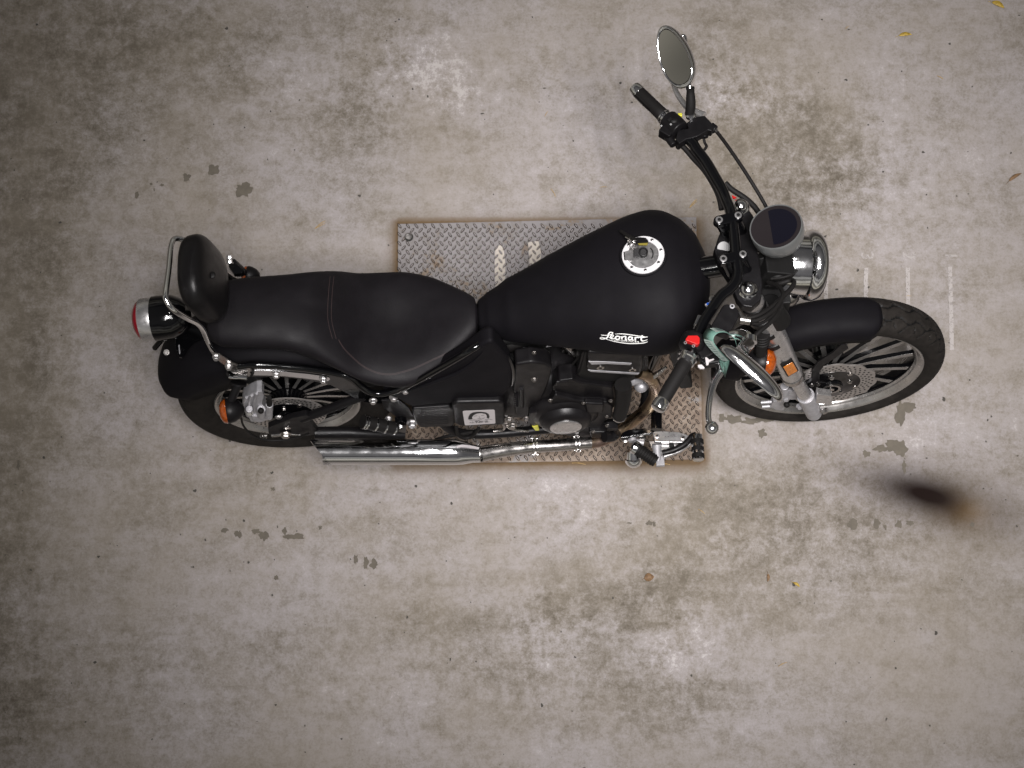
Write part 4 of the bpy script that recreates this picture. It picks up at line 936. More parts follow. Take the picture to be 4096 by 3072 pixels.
mb = MB(); mb.tube([Y('c3', 730, 870, -.135), Y('c3', 750, 960, -.135), Y('c3', 810, 1040, -.137), Y('c3', 920, 1110, -.139), Y('c3', 1080, 1140, -.140), Y('c3', 1300, 1120, -.138), Y('c3', 1480, 1060, -.135)], .0032, 8, smooth=6); mb.build('brake_hose', 'rubber', cal)
# shock absorber / rear footpeg (black with chrome bands)
mb = MB(); a_ = Y('c4', 690, 930, -.165); b_ = Y('c4', 1060, 1010, -.165); mb.tube([a_, b_], .0200, 22)
d_ = (b_ - a_).normalized(); peg = mb.build('passenger_footpeg', 'rubber', bike)
mb = MB()
for t in (.03, .10, .36, .64, .92):
    p = a_.lerp(b_, t); mb.lathe(p, d_, [(.0198, -.001), (.0212, 0), (.0212, .0035), (.0198, .0045)], 24)
mb.build('chrome_band', 'chrome', peg)
mb = MB(); mb.prism([Y('c4', a, b, -.150) for a, b in [(1050, 950), (1120, 930), (1180, 950), (1170, 1060), (1060, 1040)]], (0, .02, 0)); mb.cyl(Y('c4', 1110, 985, -.150), Y('c4', 1110, 985, -.155), .006); mb.build('peg_bracket', 'gloss', peg, bevel=.001)
mb = MB(); mb.prism([Y('c4', a, b, -.132) for a, b in [(900, 700), (1090, 690), (1200, 780), (1260, 880), (1300, 960), (1230, 980), (1160, 960), (1000, 830), (930, 790)]], (0, .006, 0)); mb.build('peg_hanger', 'plastic', peg, bevel=.001)

# ---------------------------------------------------------------- rear indicators
def indicator(base, endp, back, r, mt='plastic', part='rear_indicator', stalk=.0115):
    base, endp, back = V(base), V(endp), V(back).normalized()
    mb = MB(); mb.tube([base, base.lerp(endp, .5), endp], [stalk, stalk, stalk * .85], 16)
    mb.lathe(endp, -back, [(r * .93, -.002), (r, .004), (r * .93, r * .5), (r * .68, r), (r * .35, r * 1.3), (r * .02, r * 1.38)], 32, 0, False, True)
    o = mb.build(part, mt, bike)
    mb = MB(); mb.lathe(endp, back, [(r * .94, 0), (r * .97, .004), (r * .86, r * .35), (r * .5, r * .56), (.001, r * .62)], 32); mb.build('lens', 'amber', o); return o
b0 = Z('c3', 705, 500, .66); e0 = Z('c3', 575, 815, .60)
indicator(b0, e0, (-1, -.12, .05), .035)
b1 = Z('c1', 1590, 740, .70); e1 = Z('c1', 1800, 925, .60); indicator(b1, e1, (-1, .12, .05), .027)
mb = MB(); mb.prism([Z('c1', a, b, .715) for a, b in [(1520, 700), (1570, 690), (1760, 850), (1720, 900), (1600, 900), (1530, 800)]], (0, 0, -.02)); mb.build('indicator_bracket', 'gloss', bike, bevel=.002)
mb = MB(); mb.tube([Z('c3', 600, 430, .70), Z('c3', 640, 440, .70), Z('c3', 800, 445, .70)], .006, 10); mb.cyl(Z('c3', 700, 430, .705), Z('c3', 800, 440, .705), .0085, 12); mb.build('clip', 'chrome', bike)
mb = MB(); mb.tube([Z('c3', 590, 360, .70), Z('c3', 575, 400, .71), Z('c3', 600, 440, .70)], .003, 8, smooth=4); mb.next(); mb.tube([Z('c3', 800, 325, .70), Z('c3', 850, 340, .715), Z('c3', 865, 385, .715), Z('c3', 840, 425, .70)], .0035, 8, smooth=5); mb.build('indicator_wire', 'rubber', bike)
mb = MB(); mb.lathe(Z('c3', 705, 490, .665), (Z('c3', 660, 760, .62) - Z('c3', 705, 490, .665)), [(.010, 0), (.0225, .002), (.0225, .008), (.014, .010)], 24, 0, True, True); mb.build('grommet', 'plastic', bike)

# ---------------------------------------------------------------- exhaust
ez = .285
mA = Z('c4', 235, 1268, ez); mB = Z('c4', 1720, 1268, ez)
dm = (mB - mA).normalized(); mb = MB(); rr = .0375; n = 48; rings = []
up = V((0, 0, 1)); up = (up - dm * up.dot(dm)).normalized(); sd_ = dm.cross(up)       # sd_ points to +y or -y
if sd_.y > 0: sd_ = -sd_
for t, r in [(0, rr), (.02, rr), (.3, rr), (.7, rr), (1.0, rr)]:
    rings.append([mA.lerp(mB, t) + r * (up * math.cos(2 * PI * k / n) + sd_ * math.sin(2 * PI * k / n)) + (dm * (.030 * math.sin(2 * PI * k / n) - .012 * math.cos(2 * PI * k / n)) if t == 0 else V((0, 0, 0))) for k in range(n)])
j1 = Z('c4', 1995, 1290, .27); j2 = Z('c5', 490, 1400, .262)
for t in (.33, .66, 1): rings.append([mB.lerp(j1, t) + (rr + (.0235 - rr) * (t * t * (3 - 2 * t))) * (up * math.cos(2 * PI * k / n) + sd_ * math.sin(2 * PI * k / n)) for k in range(n)])
mb.loft(rings, cap=False)
inner = [[rings[0][k] * 1.0 for k in range(n)], [mA + dm * .0 + .0345 * (up * math.cos(2 * PI * k / n) + sd_ * math.sin(2 * PI * k / n)) + dm * (.030 * math.sin(2 * PI * k / n) - .012 * math.cos(2 * PI * k / n)) for k in range(n)]]
inner.append([p + dm * .12 for p in inner[1]]); mb.loft(inner, cap=False)
muf = mb.build('muffler', 'chrome', bike, smooth=50)
mb = MB(); mb.lathe(mA + dm * .11, dm, [(.035, 0), (.035, .004)], 32, 0, True, True); mb.build('baffle', 'dark', muf)
pipe = [j1, Z('c5', 500, 1398, .262), Z('c5', 720, 1368, .252), Z('c5', 940, 1345, .242), Z('c5', 1180, 1330, .232), Z('c5', 1400, 1315, .222), Z('c6', 450, 1305, .215)]
mb = MB(); mb.tube(pipe, [.0235, .0215, .0195, .0185, .0185, .0180, .0180], 28, smooth=6, caps=False); ex = mb.build('exhaust_pipe', 'steel', bike)
head = [Z('c6', 430, 1308, .215), Z('c6', 590, 1272, .205), Z('c6', 720, 1205, .205), Z('c6', 860, 1105, .23), Z('c6', 1000, 1000, .28), Z('c6', 1110, 880, .345), Z('c6', 1165, 750, .42), Z('c6', 1140, 630, .49), Z('c6', 1060, 550, .54), Z('c6', 980, 520, .56)]
mb = MB(); mb.tube(head, .0182, 28, smooth=7); mb.build('header_pipe', 'bronze', ex)
mb = MB()
for c, a, b, z, ht in [('c5', 940, 1345, .242, .028), ('c5', 1408, 1314, .222, .024)]:
    mb.next(); p = Z(c, a, b, z)
    for q in (-.006, .004): mb.lathe(p + dm * q, dm, [(.0185, 0), (.0235, .0005), (.0235, .0045), (.0185, .005)], 28)
    v2 = V((0, -1, -.3)).normalized()
    for s_ in (1, -1):
        mb.box(p + v2 * s_ * ht * .78, (.009, .012, .008)); mb.cyl(p + v2 * s_ * ht * .85 - dm * .009, p + v2 * s_ * ht * .85 + dm * .009, .0034, 10)
for c, a, b, z, r in [('c4', 1993, 1288, .27, .0243), ('c5', 490, 1400, .262, .0222)]:
    mb.next(); mb.lathe(Z(c, a, b, z), dm, [(r - .001, -.002), (r, -.001), (r, .001), (r - .001, .002)], 32)
mb.build('pipe_clamp', 'steel', ex)
mb = MB(); mb.tube([Z('c5', 70, 1400, .30), Z('c5', 120, 1335, .30), Z('c5', 300, 1345, .30)], .0001, 4)
mb = MB(); rr2 = bvh(muf); ribbon(mb, rr2, 'c4', [(1730, 1215, .7), (1790, 1200, 1.0), (1870, 1208, 1.0), (1980, 1228, .8)], 28, lift=.0006); mb.build('muffler_label', 'white', muf)

# ---------------------------------------------------------------- engine
mb = MB()
mb.loft([superring(x, yc2, zc, w_, ht, hb, 4, 4, 40) for x, yc2, zc, w_, ht, hb in [(-.06, -.02, .42, .09, .10, .10), (-.04, -.02, .42, .115, .14, .14), (.06, -.01, .40, .135, .16, .15), (.16, -.01, .38, .145, .15, .15), (.26, -.01, .37, .135, .12, .12), (.31, 0, .36, .11, .09, .09)]])
eng = mb.build('engine', 'engine', bike, bevel=0, smooth=50)
# clutch cover: dome toward the right
cc2 = V(Y('c5', 1280, 1150, -.20)); 
mb = MB(); mb.lathe(V((cc2.x, 0, cc2.z + .012)), (0, -1, 0), [(.104, .12), (.104, .150), (.100, .162), (.090, .170), (.076, .174), (.070, .190), (.062, .196), (.050, .199)], 56, 0, False, True)
o = mb.build('clutch_cover', 'engine', eng)
mb = MB(); mb.lathe(V((cc2.x, 0, cc2.z + .012)), (0, -1, 0), [(.0455, .198), (.0455, .2015), (.043, .203), (.032, .2035), (.031, .2025), (.001, .2025)], 48); mb.build('cover_badge', 'brushed', eng)
mb = MB()
mb.prism([Y('c6', a, b, -.165) for a, b in [(0, 850), (60, 780), (330, 845), (380, 850), (640, 860), (700, 900), (690, 1030), (620, 1060), (560, 1150), (540, 1240), (400, 1250), (300, 1260), (20, 1180)]], (0, .06, 0))
mb.prism([Y('c6', a, b, -.178) for a, b in [(385, 870), (600, 880), (590, 975), (400, 970)]], (0, .02, 0))
mb.prism([Y('c6', a, b, -.180) for a, b in [(430, 1195), (560, 1190), (640, 1190), (690, 1215), (650, 1262), (450, 1258)]], (0, .03, 0))
mb.build('crankcase_cover', 'engine', eng, bevel=.006, segs=3)
mb = MB(); mb.prism([Y('c6', a, b, -.150) for a, b in [(30, 690), (100, 620), (250, 600), (330, 640), (700, 690), (720, 820), (380, 850), (60, 790)]], (0, .05, 0)); mb.prism([Y('c6', 60, 640, -.152), Y('c6', 210, 622, -.152), Y('c6', 215, 675, -.152), Y('c6', 65, 685, -.152)], (0, .01, 0)); mb.build('cylinder', 'engine', eng, bevel=.006, segs=3)
outl = [(270, 560), (300, 520), (360, 300), (430, 255), (1040, 270), (1075, 330), (1080, 480), (1010, 560), (860, 630), (700, 650), (350, 640)]
ocx, ocy = 690, 470
for k in range(5):
    s_ = 1.03 - .012 * abs(k - 2); mb = MB(); mb.prism([Y('c6', ocx + (a - ocx) * s_, ocy + (b - ocy) * s_ + 22 - k * 4, -.088 - k * .0105) for a, b in outl], (0, .0048, 0)); mb.build('cooling_fin', 'engine', eng, bevel=.0012)
mb = MB(); mb.prism([Y('c6', ocx + (a - ocx) * .93, ocy + (b - ocy) * .9, -.136) for a, b in outl], (0, .10, 0)); mb.build('cylinder_head', 'dark', eng, bevel=.004)
mb = MB(); mb.prism([Y('c6', a, b, -.158) for a, b in [(420, 300), (1010, 320), (1030, 440), (1000, 550), (900, 560), (430, 520), (405, 480), (415, 420)]], (0, .024, 0))
rc = mb.build('rocker_cover', 'engine', eng, bevel=.008, segs=3)
mb = MB(); mb.prism([Y('c6', a, b, -.1595) for a, b in [(425, 405), (460, 440), (620, 432), (890, 445), (905, 425), (620, 408)]], (0, .003, 0)); mb.prism([Y('c6', a, b, -.1595) for a, b in [(418, 500), (990, 535), (975, 552), (450, 520)]], (0, .003, 0))
mb.build('cover_edge', 'cast', eng, bevel=.0008)
mb = MB()
for a, b in [(557, 470), (912, 495)]: allen(mb, Y('c6', a, b, -.158), (0, -1, 0), .0105, .002)
mb.build('rocker_bolt', ['steel', 'dark'], eng)
mb = MB()
for c, a, b, r in [('c6', 370, 862, .005), ('c6', 672, 835, .006), ('c6', 628, 1010, .005), ('c6', 635, 1110, .006), ('c6', 478, 1178, .005), ('c5', 1108, 830, .006), ('c5', 1010, 1000, .007), ('c5', 930, 305, .006), ('c5', 930, 600, .008), ('c5', 840, 1025, .006), ('c5', 1475, 858, .005)]:
    hexbolt(mb, Y(c, a, b, -.178 if c == 'c6' else -.165), (0, -1, .3), r * .8, r * .9)
mb.build('case_bolt', 'steel', eng)
# bearing block beneath bolts behind
mb = MB(); mb.prism([Y('c5', a, b, -.148) for a, b in [(720, 440), (900, 410), (1060, 430), (1130, 470), (1120, 560), (1060, 740), (1000, 880), (900, 1060), (830, 1060), (720, 1000), (700, 700), (720, 500)]], (0, .05, 0)); mb.build('gearbox_cover', 'engine', eng, bevel=.008, segs=3)
mb = MB()
for k in range(6): mb.tube([Y('c5', 720, 770 + k * 22, -.152), Y('c5', 745, 778 + k * 22, -.156)], .006, 10)
mb.tube([Y('c5', 790, 700, -.152), Y('c5', 795, 900, -.152)], .006, 10); mb.build('spring', 'plastic', eng)
# carburettor and clamps under the tank
mb = MB(); p0 = Z('c5', 650, 190, .64); p1 = Z('c5', 780, 170, .64); mb.tube([Z('c5', 520, 230, .62), p0, p1], [.030, .030, .026], 22, smooth=4); mb.build('intake_boot', 'rubber', bike)
mb = MB(); mb.lathe(Z('c5', 795, 150, .64), V((1, 0, 0)), [(.028, 0), (.029, .002), (.029, .010), (.028, .012)], 28, 0, True, True); mb.box(Z('c5', 900, 170, .62), (.045, .04, .03)); mb.cyl(Z('c5', 960, 240, .625), Z('c5', 1120, 215, .63), .006, 12); mb.box(Z('c5', 1010, 180, .625), (.02, .035, .03)); mb.cyl(Z('c5', 1050, 170, .625), Z('c5', 1130, 170, .63), .017, 20); mb.lathe(Z('c5', 1160, 165, .64), V((1, 0, 0)), [(.016, 0), (.017, .002), (.017, .012), (.016, .014)], 20, 0, True, True)
mb.cyl(Z('c5', 860, 225, .60), Z('c5', 930, 235, .60), .005, 10)
carb = mb.build('carburettor', 'cast', bike, bevel=.0015)
# crumpled foil and cable
mb = MB(); random.seed(5)
q = [(1225, 200), (1280, 215), (1320, 250), (1430, 290), (1420, 350), (1380, 355), (1300, 325), (1235, 300)]
ring = [Z('c5', a, b, .585 + random.uniform(-.012, .012)) for a, b in q]; ctr = Z('c5', 1320, 290, .60); c3_ = Z('c5', 1270, 250, .60)
mb.add(ring + [ctr, c3_], [(k, (k + 1) % 8, 8 if k in (2, 3, 4, 5) else 9) for k in range(8)] + [(6, 8, 9), (2, 9, 8)]); o = mb.build('foil_heat_shield', 'steel', bike, smooth=5); s = o.modifiers.new('solid', 'SOLIDIFY'); s.thickness = .001
mb = MB(); mb.tube([Z('c5', 1560, 200, .68), Z('c5', 1420, 360, .62), Z('c5', 1200, 620, .50), Z('c5', 1120, 710, .46)], .0035, 8, smooth=4); mb.tube([Z('c5', 1120, 215, .63), Z('c5', 1190, 180, .65), Z('c5', 1260, 165, .67)], .0035, 8); cab = mb.build('clutch_cable', 'rubber', bike)
mb = MB(); mb.cyl(Z('c5', 1125, 700, .46), Z('c5', 1080, 745, .45), .006, 12); mb.cyl(Z('c5', 1080, 745, .45), Z('c5', 1030, 775, .44), .009, 12); mb.cyl(Z('c5', 1030, 780, .44), Z('c5', 970, 880, .41), .004, 10)
mb.prism([Z('c5', a, b, .40) for a, b in [(930, 925), (990, 900), (1030, 955), (1045, 1010), (990, 1000), (930, 950)]], (0, 0, .004)); mb.build('cable_adjuster', 'cast', cab, bevel=.0005)
mb = MB(); mb.tube([Y('c6', 810, 660, -.165), Y('c6', 815, 760, -.172), Y('c6', 800, 880, -.178), Y('c6', 765, 1010, -.18)], [.024, .0225, .021, .019], 24, smooth=5); hose = mb.build('coolant_hose', 'rubber', bike)
mb = MB(); p = Y('c6', 768, 1000, -.18); mb.lathe(p, (Y('c6', 765, 1030, -.18) - p), [(.020, 0), (.021, .001), (.021, .006), (.020, .007)], 24); mb.build('hose_clamp', 'steel', hose)
mb = MB(); mb.tube([Y('c6', 600, 1235, -.19), Y('c6', 690, 1230, -.185), Y('c6', 750, 1190, -.18)], [.017, .016, .014], 16, smooth=4); mb.box(Y('c6', 690, 1120, -.178), (.03, .02, .02)); mb.build('hose_elbow', 'plastic', hose)
mb = MB(); mb.tube([Y('c6', 870, 640, -.12), Y('c6', 930, 620, -.12), Y('c6', 1010, 600, -.11)], .012, 14); mb.ell(Y('c6', 1010, 680, -.11), (.02, .018, .018)); mb.build('exhaust_flange', 'cast', eng)
# O2 sensor
mb = MB(); a_ = Z('c6', 1140, 575, .53); b_ = Z('c6', 1285, 465, .56); mb.cyl(a_, a_.lerp(b_, .35), .0085, 6); mb.cyl(a_.lerp(b_, .35), a_.lerp(b_, .7), .0062, 14); mb.cyl(a_.lerp(b_, .7), b_, .0048, 12); mb.build('oxygen_sensor', 'steel', bike)
# radiator behind the grip
mb = MB(); mb.box((.475, 0, .52), (.035, .22, .26), Matrix.Rotation(math.radians(-12), 3, 'Y')); mb.build('radiator', 'dark', bike, bevel=.004)
mb = MB(); 
for k in range(12): mb.box((.498 + (.52 - (.40 + k * .02)) * -.21, 0, .40 + k * .02), (.006, .20, .003))
mb.build('radiator_core', 'plastic', bike)
# yellow tab, connector and linkage near the gearbox
mb = MB(); mb.prism([Y('c5', a, b, -.17) for a, b in [(865, 1060), (880, 980), (960, 960), (1010, 1040), (985, 1120), (920, 1125)]], (0, .02, 0)); con = mb.build('connector', 'plastic', bike, bevel=.002)
mb = MB(); mb.prism([Y('c5', a, b, -.172) for a, b in [(908, 1125), (975, 1115), (988, 1168), (945, 1170)]], (0, .018, 0)); mb.build('tab', 'yellow', con, bevel=.001)
mb = MB(); mb.tube([Y('c5', 625, 1010, -.16), Y('c5', 625, 1090, -.16), Y('c5', 650, 1135, -.165), Y('c5', 740, 1160, -.165), Y('c5', 870, 1172, -.165)], .0042, 10, smooth=4); mb.tube([Y('c5', 590, 1085, -.16), Y('c5', 600, 1140, -.16), Y('c5', 560, 1165, -.16), Y('c5', 480, 1175, -.16)], .0042, 10, smooth=4); hexbolt(mb, Y('c5', 650, 1035, -.168), (0, -1, .2), .009, .010); hexbolt(mb, Y('c5', 690, 1105, -.168), (0, -1, .2), .010, .012); hexbolt(mb, Y('c5', 840, 1025, -.165), (0, -1, .2), .006, .01)
mb.build('brake_linkage', 'steel', bike)
mb = MB(); mb.tube([Y('c5', 70, 1130, -.15), Y('c5', 90, 1210, -.155), Y('c5', 160, 1250, -.158), Y('c5', 240, 1230, -.155), Y('c5', 320, 1140, -.15)], .0055, 10, smooth=5); mb.tube([Y('c4', 1500, 1130, -.14), Y('c4', 1620, 1095, -.14), Y('c5', 100, 1210, -.14), Y('c5', 260, 1180, -.14)], .005, 10, smooth=4); mb.build('drain_hose', 'rubber', bike)
# side stand on the far side
mb = MB(); mb.tube([V((.16, .14, .20)), V((.14, .215, .07)), INV @ V((BIKE @ V((.13, .24, 0))).xy.to_3d().lerp((BIKE @ V((.13, .24, 0))).xy.to_3d(), 1) + V((0, 0, .012))) ], .011, 12); mb.build('side_stand', 'gloss', bike)

# ---------------------------------------------------------------- forward foot control
zc_ = .26
mb = MB(); mb.tube([Z('d8', 865, -120, zc_), Z('d8', 865, 340, zc_)], .0165, 16); fc = mb.build('foot_control', 'gloss', bike)
mb = MB(); mb.prism([Z('d8', a, b, zc_ + .02) for a, b in [(150, 500), (190, 390), (320, 330), (600, 310), (820, 345), (830, 390), (700, 425), (450, 460), (200, 505)]], (0, 0, -.014)); mb.build('bracket_arm', 'gloss', fc, bevel=.003)
mb = MB(); mb.prism([Z('d8', a, b, zc_ + .005) for a, b in [(800, 370), (980, 365), (1300, 385), (1560, 470), (1570, 520), (1380, 590), (1000, 580), (830, 575)]], (0, 0, -.010))
mb.prism([Z('d8', a, b, zc_ - .012) for a, b in [(720, 560), (1320, 590), (1560, 540), (1560, 600), (1300, 780), (1010, 890), (960, 800), (760, 680)]], (0, 0, -.006)); mb.build('alloy_plate', 'brushed', fc, bevel=.0015)
mb = MB(); 
for a, b in [(875, 465), (1380, 500)]: allen(mb, Z('d8', a, b, zc_ + .005), (0, -.1, 1), .0066, .003)
allen(mb, Z('d8', 580, 490, zc_ - .005), (0, 0, 1), .011, .003); mb.next(); mb.lathe(Z('d8', 1160, 650, zc_ - .012), (0, 0, 1), [(.008, 0), (.008, .001)], 20, 1, False, True); mb.next(); mb.lathe(Z('d8', 250, 540, zc_ - .005), (0, 0, 1), [(.010, 0), (.010, .006), (.006, .008)], 20, 0, True, True)
mb.build('plate_screw', ['steel', 'dark'], fc)
mb = MB(); mb.tube([Z('d8', 870, 620, zc_ - .005), Z('d8', 880, 800, zc_ - .02), Z('d8', 900, 960, zc_ - .03)], [.0145, .0125, .0085], 20); mb.box(Z('d8', 935, 960, zc_ - .03), (.024, .030, .014)); mb.cyl(Z('d8', 380, 480, zc_), Z('d8', 400, 570, zc_), .012, 14); mb.tube([Z('d8', 460, 570, zc_ - .01), Z('d8', 620, 600, zc_ - .01)], .0095, 14); mb.build('pivot', 'cast', fc, bevel=.001)
a_ = Z('d8', 430, 680, zc_ + .015); b_ = Z('d8', 850, 965, zc_ - .005)
mb = MB(); mb.tube([a_, b_], .0165, 24); d_ = (b_ - a_).normalized()
for k in range(8): mb.lathe(a_.lerp(b_, .18 + .1 * k), d_, [(.0165, -.003), (.0185, -.0015), (.0185, .0015), (.0165, .003)], 24)
fp = mb.build('rider_footpeg', 'rubber', bike)
mb = MB(); mb.lathe(a_, -d_, [(.0195, -.010), (.0205, -.004), (.0195, .004), (.015, .008), (.001, .010)], 28); mb.build('end_cap', 'chrome', fp)
mb = MB(); p = Z('d8', 415, 760, .235); q = Z('d8', 415, 1090, .205); dq = (q - p).normalized(); l_ = (q - p).length
mb.lathe(p, dq, [(.0215, 0), (.0225, l_ * .25), (.0225, l_ * .45), (.0255, l_ * .5), (.0245, l_ * .68), (.018, l_ * .85), (.009, l_ * .97), (.001, l_)], 32, 0, True); mb.build('pivot_dome', 'chrome', fp)
mb = MB(); mb.tube([Z('d8', 1640, 430, zc_), Z('d8', 1560, 470, zc_), Z('d8', 1420, 620, zc_ - .002), Z('d8', 1200, 740, zc_ - .006), Z('d8', 980, 800, zc_ - .01)], [.008, .009, .010, .010, .009], 14, smooth=5); bp_ = mb.build('brake_pedal', 'plastic', bike)
mb = MB(); mb.tube([Z('d8', 1010, 870, zc_ - .012), Z('d8', 1300, 770, zc_ - .012), Z('d8', 1560, 590, zc_ - .01)], .006, 10); mb.build('pedal_arm', 'brushed', bp_)
a_ = Z('d8', 1660, 440, zc_ + .01); b_ = Z('d8', 1688, 930, zc_ + .01); d_ = (b_ - a_).normalized(); ln = (b_ - a_).length
mb = MB()
for t0, t1 in ((.20, .38), (.50, .66), (.77, .95)): mb.lathe(a_, d_, [(.0165, ln * t0), (.0185, ln * t0 + .001), (.0185, ln * t1 - .001), (.0165, ln * t1)], 28)
tp = mb.build('toe_peg', 'rubber', bike)
mb = MB(); mb.lathe(a_, d_, [(.010, 0), (.0150, .001), (.0155, ln * .2), (.0162, ln * .25), (.0160, ln), (.012, ln + .002)], 28, 0, True, True); mb.build('peg_core', 'chrome', tp)

# ---------------------------------------------------------------- triple clamp, nuts, handlebar
mb = MB(); mb.prism([Z('d3', a, b, 1.000) for a, b in [(420, 620), (350, 830), (420, 1020), (560, 1220), (660, 1480), (740, 1570), (860, 1590), (980, 1480), (1000, 1300), (960, 1000), (900, 640), (890, 400), (800, 260), (700, 180), (600, 200), (560, 400)]], (0, 0, -.030))
tri = mb.build('triple_clamp', 'plastic', bike, bevel=.004, segs=3)
mb = MB(); nz = V((-.12, -.05, 1)).normalized()
for c, a, b, r in [('d3', 800, 1365, .0235), ('d3', 705, 262, .022)]:
    mb.next(); p = Z(c, a, b, 1.0); mb.lathe(p, nz, [(r * 1.05, -.006), (r * 1.05, .004), (r * .98, .006), (r * .86, .009)], 32, 0); mb.lathe(p, nz, [(r * .86, .009), (r * .84, .014), (r * .62, .020), (r * .3, .0235), (.001, .0245)], 32, 0)
mb.build('fork_cap', 'chrome', tri)
mb = MB(); mb.cyl(Z('d3', 480, 800, .995), Z('d3', 480, 800, 1.003), .016, 28); mb.build('clamp_hole_disc', 'greyink', tri)  # grey disc stands for floor seen through an opening in the clamp
hbz = 1.05
hb = [Z('d1', 235, 850, 1.035), Z('d1', 420, 1030, 1.04), Z('d1', 600, 1180, 1.045), Z('d1', 760, 1330, 1.05), Z('d1', 880, 1440, 1.05), Z('d2', 560, 400, 1.05), Z('d2', 720, 610, 1.048), Z('d2', 880, 880, 1.045), Z('d2', 990, 1080, 1.045), Z('d2', 1060, 1260, 1.048), Z('d3', 575, 340, 1.055), Z('d3', 615, 600, 1.058), Z('d3', 640, 900, 1.058), Z('d3', 655, 1010, 1.058), Z('d3', 668, 1130, 1.058), Z('d3', 640, 1250, 1.058), Z('d3', 560, 1350, 1.058), Z('d4', 780, 280, 1.058), Z('d4', 640, 480, 1.06), Z('d4', 520, 680, 1.06), Z('c6', 1560, 310, 1.06), Z('c6', 1420, 520, 1.06), Z('c6', 1215, 900, 1.06)]
mb = MB(); mb.tube(hb, .0143, 22, smooth=5); bar_ = mb.build('handlebar', 'gloss', bike)
# clamps with bolts and risers
for (a0, b0, a1, b1) in [(420, 432, 672, 370), (475, 948, 735, 885)]:
    A0, A1 = Z('d3', a0, b0, 1.072), Z('d3', a1, b1, 1.072); dx = (A1 - A0).normalized(); wy = V((0, 0, 1)).cross(dx).normalized(); e = .014
    mb = MB(); ring = []
    for k in range(9): a = PI / 2 + PI * k / 8; ring.append(A0 + dx * math.cos(a) * e + wy * math.sin(a) * e)
    for k in range(9): a = -PI / 2 + PI * k / 8; ring.append(A1 + dx * math.cos(a) * e + wy * math.sin(a) * e)
    mb.prism(ring, (0, 0, -.018)); mb.prism([p.lerp((A0 + A1) / 2, .12) + V((0, 0, -.017)) for p in ring], V((.022, -.004, -.055))); cl_ = mb.build('riser_clamp', 'gloss', bike, bevel=.003, segs=3)
    mb = MB()
    for p in (A0, A1): allen(mb, p, (0, 0, 1), .0092, .0028)
    mb.build('clamp_bolt', ['brushed', 'dark'], cl_)

# grips
def grip(pa, pb, pend):
    d = (pb - pa).normalized(); mb = MB(); mb.lathe(pa, d, [(.0165, 0), (.0185, .003), (.0178, .02), (.0174, (pb - pa).length - .003), (.0168, (pb - pa).length)], 28, 0, True, True); g = mb.build('grip', 'rubber', bike)
    mb = MB(); l = (pend - pb).length; mb.lathe(pb, d, [(.0178, -.001), (.0186, .001), (.0186, l * .75), (.0170, l * .92), (.013, l), (.001, l * 1.02)], 28, 0, True); mb.build('bar_end', 'chrome', g)
    mb = MB(); mb.lathe(pa, -d, [(.0172, -.002), (.0215, 0), (.0215, .004), (.0185, .005), (.0185, .012), (.0165, .013)], 28); mb.build('grip_flange', 'chrome', g)
grip(Z('d1', 565, 1145, 1.044), Z('d1', 300, 890, 1.037), Z('d1', 232, 830, 1.035))
grip(Z('c6', 1500, 415, 1.06), Z('c6', 1245, 835, 1.06), Z('c6', 1185, 935, 1.06))
mb = MB(); p0 = Z('c6', 1535, 345, 1.06); p1 = Z('c6', 1500, 415, 1.06); dg = (p1 - p0).normalized()
mb.lathe(p0, dg, [(.019, -.004), (.0245, -.002), (.0245, .006), (.0215, .008), (.0215, .018), (.018, .02)], 32, 0, True, True); mb.build('throttle_collar', 'chrome', bike)
# left switch housing + clutch perch + lever
mb = MB(); a_ = Z('d1', 600, 1175, 1.045); b_ = Z('d1', 745, 1310, 1.05); d_ = (b_ - a_).normalized(); ln = (b_ - a_).length
mb.lathe(a_, d_, [(.020, 0), (.0275, .003), (.029, ln * .5), (.0275, ln), (.018, ln + .004)], 32, 0, True, True); mb.box(Z('d1', 600, 1330, 1.045), (.034, .03, .034), Matrix.Rotation(-.7, 3, 'Z')); mb.tube([Z('d1', 560, 1300, 1.04), Z('d1', 680, 1470, 1.04)], .011, 14)
sw = mb.build('switch_housing', 'plastic', bike, bevel=.003)
mb = MB(); mb.ell(Z('d1', 680, 1200, 1.078), (.010, .008, .005)); mb.box(Z('d1', 635, 1190, 1.075), (.012, .009, .008), Matrix.Rotation(.6, 3, 'Z')); mb.build('switch_button', 'dark', sw, bevel=.001)
mb = MB(); mb.box(Z('d1', 745, 1140, 1.05), (.012, .010, .012)); mb.build('horn_button', 'yellow', sw, bevel=.002)
mb = MB()
for a, b in [(645, 1238), (540, 1255), (568, 1290)]: mb.lathe(Z('d1', a, b, 1.074 if a > 600 else 1.06), (0, 0, 1), [(.0028, 0), (.0028, .001)], 10, 0, False, True)
mb.build('switch_symbol', 'greyink', sw)
mb = MB(); mb.prism([Z('d1', a, b, 1.065) for a, b in [(820, 1215), (900, 1160), (1020, 1135), (1110, 1230), (1140, 1250), (1100, 1310), (1060, 1300), (960, 1360), (880, 1390), (820, 1400), (740, 1450), (700, 1400), (720, 1300), (840, 1280)]], (0, 0, -.028)); mb.tube([Z('d1', 1080, 1265, 1.05), Z('d1', 1145, 1300, 1.05)], [.014, .011], 16); mb.tube([Z('d1', 1010, 1320, 1.04), Z('d1', 1018, 1390, 1.035)], .011, 14)
pe = mb.build('clutch_perch', 'plastic', bike, bevel=.003)
mb = MB(); lv = [(1010, 1150), (930, 1110), (850, 1070), (770, 985), (710, 890), (680, 800), (672, 700)]
